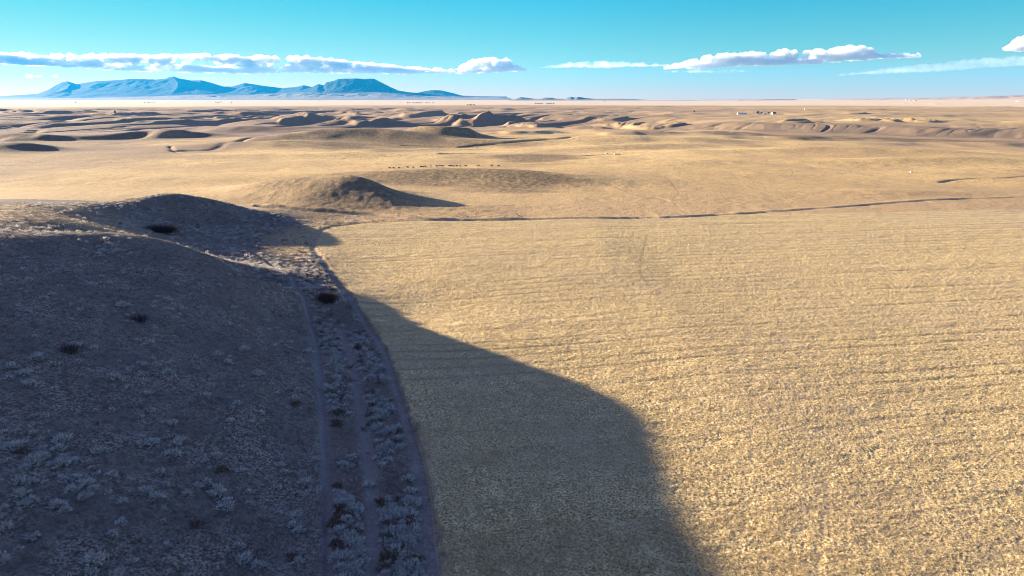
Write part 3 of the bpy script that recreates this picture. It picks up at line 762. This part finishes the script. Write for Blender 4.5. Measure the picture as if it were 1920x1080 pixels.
for i in range(len(gx)):
    if inview[i] and nthing < 290:
        me = sage_me[4] if rust[i] else sage_me[rng.integers(0, 4)]
        o = link(bpy.data.objects.new('rust_brush' if rust[i] else 'sagebrush', me))
        o.location = (gx[i], gy[i], gz[i]-0.02); sc = size[i]
        o.scale = (sc*rng.uniform(0.9, 1.2), sc*rng.uniform(0.9, 1.2), sc*rng.uniform(0.75, 1.1)); o.rotation_euler.z = rng.uniform(0, 6.28)
        if rust[i]: tag(o, 'small rust brown brush clump growing among the grey sagebrush', 'brush', 'rust brown brush clumps')
        elif instrip[i]: tag(o, 'grey sagebrush clump between the wheel track and the stubble field', 'sagebrush', 'sagebrush clumps in the strip along the field')
        else: tag(o, 'grey sagebrush clump on the shaded hillside left of the wheel track', 'sagebrush', 'sagebrush clumps on the shaded hillside')
        nthing += 1
    else: rest.append(i)
rest = np.array(rest)
protos = [sage_tris(1.0, 42, f) for f in (0.5, 0.6, 0.7)]
for nm, sel, mat in (('sagebrush_cover', ~rust[rest], m_sage), ('rust_brush_cover', rust[rest], m_rabbit)):
    idx = rest[sel]; parts_ = []
    for q, i in enumerate(idx):
        t = protos[q % 3].copy(); a = rng.uniform(0, 6.28); ca, sa = math.cos(a), math.sin(a)
        t = t*size[i]; xx = t[..., 0]*ca-t[..., 1]*sa; yy = t[..., 0]*sa+t[..., 1]*ca
        t[..., 0] = xx+gx[i]; t[..., 1] = yy+gy[i]; t[..., 2] += gz[i]-0.02; parts_.append(t)
    if parts_:
        o = link(bpy.data.objects.new(nm, tri_mesh(nm, np.concatenate(parts_), mat))); tag(o, kind='stuff')
# thin dry grass on the hillside and along the strip
hx, hy, hr = scatter(330000, 58, 330, -0.75, 0.02, 2.2)
gm = mask_at(infield, hx, hy) < 0.4
cl = vn(hx/4, hy/4, 411)+0.6*vn(hx/1.1, hy/1.1, 412)
gm &= cl > rng.uniform(-1.2, 1.2, len(hx)); gm &= mask_at(bare, hx, hy) < rng.uniform(0.1, 0.6, len(hx))
hx, hy, hr = hx[gm], hy[gm], hr[gm]; hs = np.clip(hr/110, 0.8, 2.2)
gt = blades(hx, hy, lookup(hx, hy), 0.20*hs**0.6*rng.uniform(0.5, 1.4, len(hx)), 0.05*hs, 1.2, 3)
o = link(bpy.data.objects.new('dry_grass', tri_mesh('dry_grass', gt, straw_mat('dry_grey_grass', (0.12, 0.095, 0.075), (0.42, 0.36, 0.29), 0.8)))); tag(o, kind='stuff')
print('grass', len(gt))

# ------------------------------------------------------------------ dark leafless bushes
def twig_tris(wx, wy, hgt, n):
    bx = rng.normal(0, 0.28, n)*wx/2; by = rng.normal(0, 0.28, n)*wy/2
    t = np.zeros((n, 3, 3)); hh = hgt*rng.uniform(0.45, 1.0, n)*np.clip(1-0.35*((bx/(wx/2))**2+(by/(wy/2))**2), 0.35, 1)
    sx = bx*rng.uniform(0.3, 0.9, n)+rng.normal(0, 0.12, n)*hgt; sy = by*rng.uniform(0.3, 0.9, n)+rng.normal(0, 0.12, n)*hgt
    w = hgt*rng.uniform(0.012, 0.03, n); b = rng.uniform(0, np.pi, n)
    z0 = rng.uniform(0, 0.45, n)*hgt*(rng.uniform(0, 1, n) > 0.4)
    t[:, 0] = np.stack([bx-np.cos(b)*w, by-np.sin(b)*w, z0-0.1], 1); t[:, 1] = np.stack([bx+np.cos(b)*w, by+np.sin(b)*w, z0-0.1], 1)
    t[:, 2] = np.stack([bx+sx, by+sy, np.maximum(hh, z0+0.3*hgt)], 1); return t
m_twig = plain('dark_twigs', (0.045, 0.026, 0.026), (0.09, 0.055, 0.05), 2.0)
m_stem = plain('dark_stems', (0.05, 0.04, 0.035), (0.03, 0.022, 0.02), 2.0)
def stems(hgt, wx, wy, n=9):
    out = []
    for i in range(n):
        a = rng.uniform(0, 6.28); p0 = np.array([rng.normal(0, .15)*wx, rng.normal(0, .15)*wy, -0.1]); p1 = p0+np.array([math.cos(a)*hgt*.35, math.sin(a)*hgt*.35, hgt*rng.uniform(.5, .8)])
        r0 = hgt*0.022
        for k in range(4):
            a0, a1 = k*math.pi/2, (k+1)*math.pi/2
            c0 = p0+np.array([math.cos(a0)*r0, math.sin(a0)*r0, 0]); c1 = p0+np.array([math.cos(a1)*r0, math.sin(a1)*r0, 0])
            out.append([c0, c1, p1])
    return np.array(out)
def bush(u, v, wx, wy, hgt, n, label, rz=0.0, nm='dark_bush', at=None):
    x, y, z = at or hit(u, v)
    if at: z = float(lookup(np.array([x]), np.array([y]))[0])
    e_ = link(bpy.data.objects.new(nm, None)); e_.location = (x, y, z); e_.rotation_euler.z = rz; tag(e_, label, 'bush')
    o = link(bpy.data.objects.new('twigs', tri_mesh('twigs', twig_tris(wx, wy, hgt, n), m_twig))); o.parent = e_
    o = link(bpy.data.objects.new('stem', tri_mesh('stem', stems(hgt, wx, wy), m_stem))); o.parent = e_
bush(303, 436, 17, 12, 2.5, 3000, 'long dark thicket of bare brush in the shaded hollow below the lit crest', -0.35, 'thicket', P(300, 436, 6.0))
bush(614, 566, 6.0, 4.5, 3.0, 900, 'dark reddish bush at the head of the sagebrush strip beside the field corner')
bush(262, 602, 5.0, 4.0, 1.7, 230, 'low dark bush halfway up the shaded hillside, the upper of two')
bush(130, 660, 5.5, 4.0, 1.6, 230, 'low dark bush near the left edge of the shaded hillside, the lower of two')

# ------------------------------------------------------------------ cattle
m_cow = plain('black_hide', (0.016, 0.013, 0.012), (0.03, 0.022, 0.018), 3.0)
def skin_mesh(name, pts, edges, rad, mat, root=0):
    me = bpy.data.meshes.new(name); me.from_pydata(pts, edges, []); me.update()
    o = bpy.data.objects.new(name, me)
    md = o.modifiers.new('skin', 'SKIN'); me.skin_vertices.new() if hasattr(me.skin_vertices, 'new') and not me.skin_vertices else None
    sv = me.skin_vertices[0].data
    for i, r_ in enumerate(rad): sv[i].radius = r_ if isinstance(r_, tuple) else (r_, r_)
    sv[root].use_root = True
    o.modifiers.new('sub', 'SUBSURF').levels = 1; o.modifiers['sub'].render_levels = 1
    me.materials.append(mat); return o
def cow_object(grazing):
    hz = 0.35 if grazing else 1.45
    pts = [(-0.75,0,1.05),(-0.25,0,1.0),(0.35,0,1.02),(0.75,0,1.1),(1.05,0,0.95 if grazing else 1.3),(1.3,0,hz+.1),(1.5,0,hz-.12),
           (-0.8,.2,.95),(-0.72,.22,.55),(-0.85,.22,.3),(-0.8,.22,.02), (-0.8,-.2,.95),(-0.72,-.22,.55),(-0.85,-.22,.3),(-0.8,-.22,.02),
           (.6,.2,.8),(.6,.2,.42),(.58,.2,.02), (.6,-.2,.8),(.6,-.2,.42),(.58,-.2,.02), (-1.02,0,1.1),(-1.1,0,.55), (1.28,.16,hz+.18),(1.28,-.16,hz+.18)]
    ed = [(0,1),(1,2),(2,3),(3,4),(4,5),(5,6),(0,7),(7,8),(8,9),(9,10),(0,11),(11,12),(12,13),(13,14),(3,15),(15,16),(16,17),(3,18),(18,19),(19,20),(0,21),(21,22),(5,23),(5,24)]
    rad = [.33,.38,.38,.33,.2,.14,.1,.2,.12,.07,.06,.2,.12,.07,.06,.15,.09,.06,.15,.09,.06,.06,.03,.05,.05]
    return skin_mesh('cow', pts, ed, rad, m_cow, 1)
cow_px = [(731,316.5,0),(738,316.4,1),(748,316,1),(765,315.4,0),(775,315.2,1),(789,314,0),(792,314.3,1),(797,314,1),(808,313.6,0),(819,313.2,0),(825,313,1),(831,313,0),(843,312.8,1),
          (847,312.8,0),(851,312.7,1),(857,312.5,0),(863,312.6,1),(873,312.4,0),(897,312.2,1),(922,312.4,0),(935,312.3,1)]
cow_src = [cow_object(False), cow_object(True)]; used = [False, False]
for (u, v, g_) in cow_px:
    src = cow_src[g_]
    o = src if not used[g_] else src.copy()
    used[g_] = True; link(o)
    x, y, z = hit(u, v); o.location = (x, y, z); o.rotation_euler.z = rng.choice([0, math.pi])+rng.normal(0, 0.5); sc = rng.uniform(0.75, 1.0); o.scale = (sc,)*3
    if g_: tag(o, 'black cow grazing head down in the row on the sunlit grass', 'cow', 'cattle grazing with heads down')
    else: tag(o, 'black cow standing head up in the row on the sunlit grass', 'cow', 'cattle standing with heads up')

# ------------------------------------------------------------------ farm buildings
m_white = plain('white_paint', (0.70, 0.68, 0.64), (0.58, 0.56, 0.52), 0.4, 0.5)
m_roofw = plain('pale_metal_roof', (0.62, 0.60, 0.56), (0.5, 0.48, 0.45), 0.4, 0.4)
m_roofd = plain('dark_shingles', (0.07, 0.06, 0.06), (0.11, 0.09, 0.08), 0.5)
m_glass = plain('dark_opening', (0.03, 0.03, 0.035), (0.05, 0.05, 0.05), 0.5, 0.3)
m_tan = plain('weathered_board', (0.30, 0.24, 0.18), (0.2, 0.16, 0.12), 0.5)
def mesh_obj(name, v, f, mat, parent=None):
    me = bpy.data.meshes.new(name); me.from_pydata(v, [], f); me.update(); me.materials.append(mat)
    o = link(bpy.data.objects.new(name, me)); o.parent = parent; return o
def building(u, v, L, W, h, rh, rz, label, wall=None, roof=None, nm='farm_shed', cat='shed', windows=2):
    wall = wall or m_white; roof = roof or m_roofw
    x, y, z = hit(u, v); e_ = link(bpy.data.objects.new(nm, None)); e_.location = (x, y, z-0.3); e_.rotation_euler.z = rz; tag(e_, label, cat)
    l, w = L/2, W/2
    mesh_obj('wall', [(-l,-w,0),(l,-w,0),(l,w,0),(-l,w,0),(-l,-w,h),(l,-w,h),(l,w,h),(-l,w,h),(-l,0,h+rh),(l,0,h+rh)],
             [(0,1,5,4),(2,3,7,6),(1,2,6,9,5),(3,0,4,8,7)], wall, e_)
    ov, t = 0.4, 0.15; k = rh/w
    zl = h-ov*k; zt = h+rh
    vs_ = []
    for s_ in (-1, 1):
        vs_ += [(-l-ov, s_*(w+ov), zl+.02), (l+ov, s_*(w+ov), zl+.02), (l+ov, 0, zt+.02), (-l-ov, 0, zt+.02),
                (-l-ov, s_*(w+ov), zl+t), (l+ov, s_*(w+ov), zl+t), (l+ov, 0, zt+t), (-l-ov, 0, zt+t)]
    f = []
    for b_ in (0, 8): f += [tuple(b_+q for q in c) for c in ((0,1,2,3),(4,5,6,7),(0,1,5,4),(1,2,6,5),(3,0,4,7))]
    mesh_obj('roof', vs_, f, roof, e_)
    def panel(n_, cx, cz, pw, ph):
        y0 = -w-0.06
        return mesh_obj(n_, [(cx-pw,y0,cz),(cx+pw,y0,cz),(cx+pw,y0,cz+ph),(cx-pw,y0,cz+ph),(cx-pw,-w+.01,cz),(cx+pw,-w+.01,cz),(cx+pw,-w+.01,cz+ph),(cx-pw,-w+.01,cz+ph)],
                        [(0,1,2,3),(0,4,5,1),(3,2,6,7),(0,3,7,4),(1,5,6,2)], m_glass, e_)
    panel('door', 0, 0.3, min(1.2, L*.12), h*.62)
    for i in range(windows):
        panel('window', (-1 if i % 2 == 0 else 1)*l*(0.5+0.12*(i//2)), h*.45, .6, h*.25)
    return e_
def bin_(u, v, r, h, label, cat='grain bin', nm='grain_bin'):
    x, y, z = hit(u, v); e_ = link(bpy.data.objects.new(nm, None)); e_.location = (x, y, z-0.2); tag(e_, label, cat); n = 24
    vs_ = [(r*math.cos(6.2832*i/n), r*math.sin(6.2832*i/n), zz) for zz in (0, h) for i in range(n)]
    mesh_obj('bin_wall', vs_, [(i, (i+1) % n, n+(i+1) % n, n+i) for i in range(n)], m_white, e_)
    rr_ = r*1.04; vs_ = [(rr_*math.cos(6.2832*i/n), rr_*math.sin(6.2832*i/n), h) for i in range(n)]+[(r*.15*math.cos(6.2832*i/n), r*.15*math.sin(6.2832*i/n), h+r*.45) for i in range(n)]
    mesh_obj('bin_roof', vs_, [(i, (i+1) % n, n+(i+1) % n, n+i) for i in range(n)]+[tuple(range(n, 2*n))], m_roofw, e_)
building(1391, 214.5, 30, 9, 4.2, 1.6, 0.0, 'long low white shed standing left of the nearest farmstead', m_white, m_roofw, 'long_shed', 'shed', 4)
building(1424, 215.5, 11, 9, 6, 3.5, 1.2, 'white gabled barn with a dark stand of trees behind it', m_white, m_roofd, 'barn', 'barn')
bin_(1435, 215.6, 4.0, 5.0, 'squat white grain bin between the barn and the farmhouse')
building(1450, 214.2, 13, 9, 4.5, 2.8, 0.3, 'white farmhouse with dark roof at the right end of the nearest farmstead', m_white, m_roofd, 'farmhouse', 'house')
bin_(1509, 206.3, 2.0, 6.0, 'slim white bin standing alone on the slope behind the farmstead')
building(750, 192.0, 16, 10, 5, 3, 0.2, 'white shed alone at the left end of the far farm below the table mountain')
building(790, 192.6, 22, 12, 7, 3, 0.0, 'tall white barn in the far farm below the table mountain', m_white, m_roofw, 'barn', 'barn')
building(800, 193.2, 26, 12, 5, 2.5, 0.1, 'low white shed beside the tall barn of the far farm')
building(775, 193.4, 20, 12, 5, 2.5, 0.0, 'brown weathered shed among the trees of the far farm', m_tan, m_roofd)
building(1008, 195.4, 14, 10, 6, 3, 0.2, 'white house under the tall dark trees of the small farm right of the mesa', m_white, m_roofd, 'farmhouse', 'house')
building(1025, 195.4, 14, 10, 6, 3, 0.0, 'white shed in the middle of the small farm right of the mesa')
building(1031, 194.8, 10, 9, 7, 3, 0.0, 'narrow white shed beside the last tree of the small farm')
building(408, 192.2, 24, 12, 5, 2.5, 0.1, 'brown weathered barn on the plain under the highest blue peak', m_tan, m_roofd, 'barn', 'barn')
building(434, 192.5, 14, 10, 7, 3, 0.0, 'white shed on the plain right of the brown barn')
bin_(92, 189.8, 7.0, 17.0, 'tall white grain elevator tower on the plain at the far left', 'grain elevator', 'grain_elevator')
building(1700, 188.6, 22, 12, 5, 2.5, 0.1, 'white shed at the left of three on the pale plain at right')
building(1706, 188.8, 18, 12, 6, 2.5, 0.0, 'white shed in the middle of three on the pale plain at right')
building(1716, 188.6, 30, 12, 5, 2, 0.0, 'long white shed at the right of three on the pale plain', m_white, m_roofd)
bin_(1906, 190.6, 4.0, 8.0, 'white grain bin at the right edge of the plain, left of a pair')
bin_(1911, 190.8, 4.0, 7.5, 'white grain bin at the right edge of the plain, right of a pair')

# small white stock tanks and bales near the creek
def tank(u, v, L, w, h, label):
    x, y, z = hit(u, v); e_ = link(bpy.data.objects.new('stock_tank', None)); e_.location = (x, y, z); tag(e_, label, 'stock tank'); n = 20
    ring = lambda k, zz: [(L/2*k*math.cos(6.2832*i/n), w/2*k*math.sin(6.2832*i/n), zz) for i in range(n)]
    mesh_obj('tank_wall', ring(.94, 0)+ring(1, h)+ring(.93, h)+ring(.9, h*.75), [(i+n*j, (i+1) % n+n*j, n+(i+1) % n+n*j, n+i+n*j) for j in range(3) for i in range(n)], m_white, e_)
    mesh_obj('lid', ring(.91, h*.85)+[(0, 0, h*1.15)], [(i, (i+1) % n, n) for i in range(n)], m_roofw, e_)
tank(1138, 288.6, 2.6, 1.6, 1.0, 'small white stock tank beside the dark creek bank, the left one')
tank(1154, 289.4, 2.6, 1.4, 0.8, 'small white stock tank beside the dark creek bank, the right one')
tank(1709, 323.2, 2.2, 1.4, 0.9, 'small white stock tank alone on the golden grass above the track')
tank(892, 276.6, 1.8, 1.4, 0.9, 'tiny white stock tank in front of the dark creek cut')

# ------------------------------------------------------------------ far trees
m_leaf = straw_mat('dark_needles', (0.020, 0.022, 0.016), (0.045, 0.042, 0.03), 0.7)
def tree(u, v, h, w, label, group=None):
    x, y, z = hit(u, v); e_ = link(bpy.data.objects.new('tree', None)); e_.location = (x, y, z-0.1); tag(e_, label, 'tree', group)
    n = 260; a = rng.uniform(0, 6.2832, n); t_ = rng.uniform(0, 1, n); zz = h*(0.22+0.76*t_)
    rr_ = w/2*np.sqrt(np.clip(1-(2*t_-0.85)**2/1.4, 0.05, 1))*rng.uniform(0.2, 1, n)**0.5*(1+.25*np.sin(a*3+h))
    c = np.stack([rr_*np.cos(a), rr_*np.sin(a), zz], 1)
    tr = c[:, None, :]+rng.normal(0, 0.075*h, (n, 3, 3))
    o = link(bpy.data.objects.new('crown', tri_mesh('crown', tr, m_leaf))); o.parent = e_
    r0 = h*0.03
    tv = [(r0*math.cos(1.047*i), r0*math.sin(1.047*i), 0) for i in range(6)]+[(r0*.4*math.cos(1.047*i), r0*.4*math.sin(1.047*i), h*.7) for i in range(6)]
    mesh_obj('trunk', tv, [(i, (i+1) % 6, 6+(i+1) % 6, 6+i) for i in range(6)], m_stem, e_)
tree(1421, 213.8, 9, 9, 'dark tree behind the white gabled barn')
for u in (1428, 1441, 1446): tree(u, 213.6, 6, 7, 'low dark tree in the shelter belt of the nearest farmstead', 'shelter belt trees of the nearest farmstead')
for u in (1457, 1462, 1467): tree(u, 215.0, 3.5, 6, 'low dark shrub tree right of the white farmhouse', 'trees right of the farmhouse')
tree(1302, 210.4, 6, 6, 'single dark tree alone on the open slope left of the nearest farmstead')
tree(216, 213.0, 9, 5, 'single dark tree alone beside the hollow on the far left slopes')
for u in (877, 879.5, 882, 884.5, 887, 889.5): tree(u, 197.8, 9, 6, 'dark tree in a short row on the plain right of the mesa', 'short row of trees on the plain')
for u in (764, 768, 780, 783, 786, 806, 812): tree(u, 193.8, 11, 10, 'dark tree around the far farm below the table mountain', 'trees of the far farm')
for u in (1004, 1009, 1013, 1017, 1028, 1033, 1038): tree(u, 195.4, 12, 10, 'dark tree around the small farm right of the mesa', 'trees of the small farm')
for u in (271, 277, 280, 285, 289): tree(u, 193.0, 11, 9, 'dark tree in a broken row on the plain under the blue range', 'broken row of trees on the plain')
for u in (404, 412, 416): tree(u, 192.2, 12, 10, 'dark tree beside the brown weathered barn', 'trees by the brown barn')
tree(142, 193.4, 10, 12, 'single dark tree on the plain at the far left')
tree(1133, 191.0, 12, 9, 'single dark tree on the bright plain under the low buttes')

# ------------------------------------------------------------------ clouds beyond the haze
def cloud_mat(dens=0.0022):
    m = bpy.data.materials.new('cloud_vapour'); m.use_nodes = True; t = m.node_tree; t.nodes.clear()
    o_ = t.nodes.new('ShaderNodeOutputMaterial'); pv = t.nodes.new('ShaderNodeVolumePrincipled')
    pv.inputs['Color'].default_value = (1, 1, 1, 1); pv.inputs['Density'].default_value = dens; pv.inputs['Anisotropy'].default_value = 0.3
    t.links.new(pv.outputs[0], o_.inputs['Volume']); return m
m_cloud = cloud_mat(); m_thin = cloud_mat(0.00025); m_veil = cloud_mat(0.00010)
ctex = bpy.data.textures.new('cloud_lumps', 'CLOUDS'); ctex.noise_scale = 420; ctex.noise_depth = 4
def sphere_quads(nu=14, nv=9):
    v = [(0, 0, 1)]; f = []
    for j in range(1, nv):
        for i in range(nu):
            a, b = 2*math.pi*i/nu, math.pi*j/nv; v.append((math.sin(b)*math.cos(a), math.sin(b)*math.sin(a), math.cos(b)))
    v.append((0, 0, -1)); L = len(v)-1
    for i in range(nu): f.append((0, 1+i, 1+(i+1) % nu)); f.append((L, L-nu+(i+1) % nu, L-nu+i))
    for j in range(nv-2):
        for i in range(nu): a = 1+j*nu+i; b = 1+j*nu+(i+1) % nu; f.append((a, a+nu, b+nu, b))
    return np.array(v), f
SPV, SPF = sphere_quads()
def cloud(label, prof, D=60000.0, npuff=90, rmin=3, rmax=9, thick=1500, seed=1, vox=70, wide=2.6, mat=None):
    """prof: (u, v top, v base) across the picture; puffs fill it, at distance D"""
    r_ = np.random.default_rng(seed); V = []; Fc = []
    us = [p[0] for p in prof]
    for k in range(npuff):
        u = r_.uniform(us[0], us[-1]); vt = np.interp(u, us, [p[1] for p in prof]); vb = np.interp(u, us, [p[2] for p in prof])
        hgt = max(vb-vt, 1.0); rp = min(r_.uniform(rmin, rmax), hgt*0.62)
        top = r_.uniform(0, 1) < 0.5
        v = vt+rp*r_.uniform(0.75, 1.25) if top else vb-rp*0.45-r_.uniform(0, 0.35)*hgt
        d = ray(u, v); tt = (D+r_.normal(0, thick*0.4))/d[1]; c = np.array([d[0]*tt, d[1]*tt, H+d[2]*tt]); R_ = rp/F*D
        sx = R_*(wide*0.45 if top else wide); sz = R_*(1.0 if top else 0.45)
        base = H+(D*(185-vb)/F)
        q = SPV*np.array([sx, R_*1.3, sz])+c; q[:, 2] = np.maximum(q[:, 2], base+0.15*(q[:, 2]-base))
        off = len(V)*len(SPV); V.append(q); Fc += [tuple(i+off for i in f_) for f_ in SPF]
    V = np.concatenate(V); cen = V.mean(0)
    me = bpy.data.meshes.new('cloud'); me.from_pydata((V-cen).tolist(), [], Fc); me.update(); me.materials.append(mat or m_cloud)
    o = link(bpy.data.objects.new('cloud', me)); o.location = cen.tolist(); tag(o, label, 'cloud')
    md = o.modifiers.new('merge', 'REMESH'); md.mode = 'VOXEL'; md.voxel_size = vox
    md = o.modifiers.new('lumps', 'DISPLACE'); md.texture = ctex; md.strength = 420; md.mid_level = 0.5; md.texture_coords = 'LOCAL'
    return o
cloud('long white cloud bank with blue grey base over the blue mountain range', [(-160,96,122),(0,98,124),(100,103,128),(200,103,134),(300,103,138),(380,101,140),(470,106,141),(560,106,140),(640,113,140),(760,126,141),(860,131,140),(930,132,139)], npuff=620, rmin=4, rmax=9.5, seed=3)
cloud('rounded pale cloud at the right end of the long bank, over the plain', [(862,128,138),(885,113,139),(920,109,139),(945,109,138),(968,122,136),(985,131,136)], npuff=60, rmin=4, rmax=10, seed=5)
cloud('thin pale cloud strip low in the middle of the sky', [(1010,128,131),(1070,117,130),(1130,115,131),(1180,118,129),(1260,122,128)], npuff=110, rmin=3, rmax=6, seed=7, wide=4.5, mat=m_thin)
cloud('broad lilac white cloud with bright billowing top at right of centre', [(1245,126,132),(1330,104,131),(1400,100,128),(1470,94,126),(1540,94,124),(1590,86,120),(1625,88,117),(1645,101,115),(1720,101,112)], npuff=200, rmin=4, rmax=11, seed=9)
cloud('flat grey cloud streak rising to the right edge of the picture', [(1560,141,145),(1640,132,141),(1740,120,138),(1820,112,132),(1900,106,128),(2050,100,122)], npuff=260, rmin=4, rmax=8, seed=11, wide=4.5, mat=m_veil)
cloud('faint flat grey cloud sheet beneath the broad billowing cloud', [(1240,134,139),(1320,130,139),(1400,131,138),(1430,133,137)], npuff=60, rmin=3, rmax=5, seed=21, wide=5, mat=m_thin)
cloud('bright white cloud puff cut by the right edge of the picture', [(1890,92,100),(1905,72,101),(1925,66,102),(1960,70,102)], npuff=26, rmin=6, rmax=12, seed=13)
cloud('tiny white cloud wisp low at the left above the pale horizon', [(48,144,147),(58,139,147),(75,143,147)], npuff=10, rmin=2, rmax=4, seed=15, vox=50)
cloud('tiny slanting white cloud wisp right of the smaller puff at far left', [(100,144,147),(112,140,145),(120,140,142)], npuff=8, rmin=2, rmax=3, seed=17, vox=50)
cloud('thin white cloud sliver between the highest peak and the long bank', [(345,147,149),(400,146,150),(480,148,150)], npuff=40, rmin=2, rmax=4, seed=19, vox=50, wide=4, mat=m_thin)
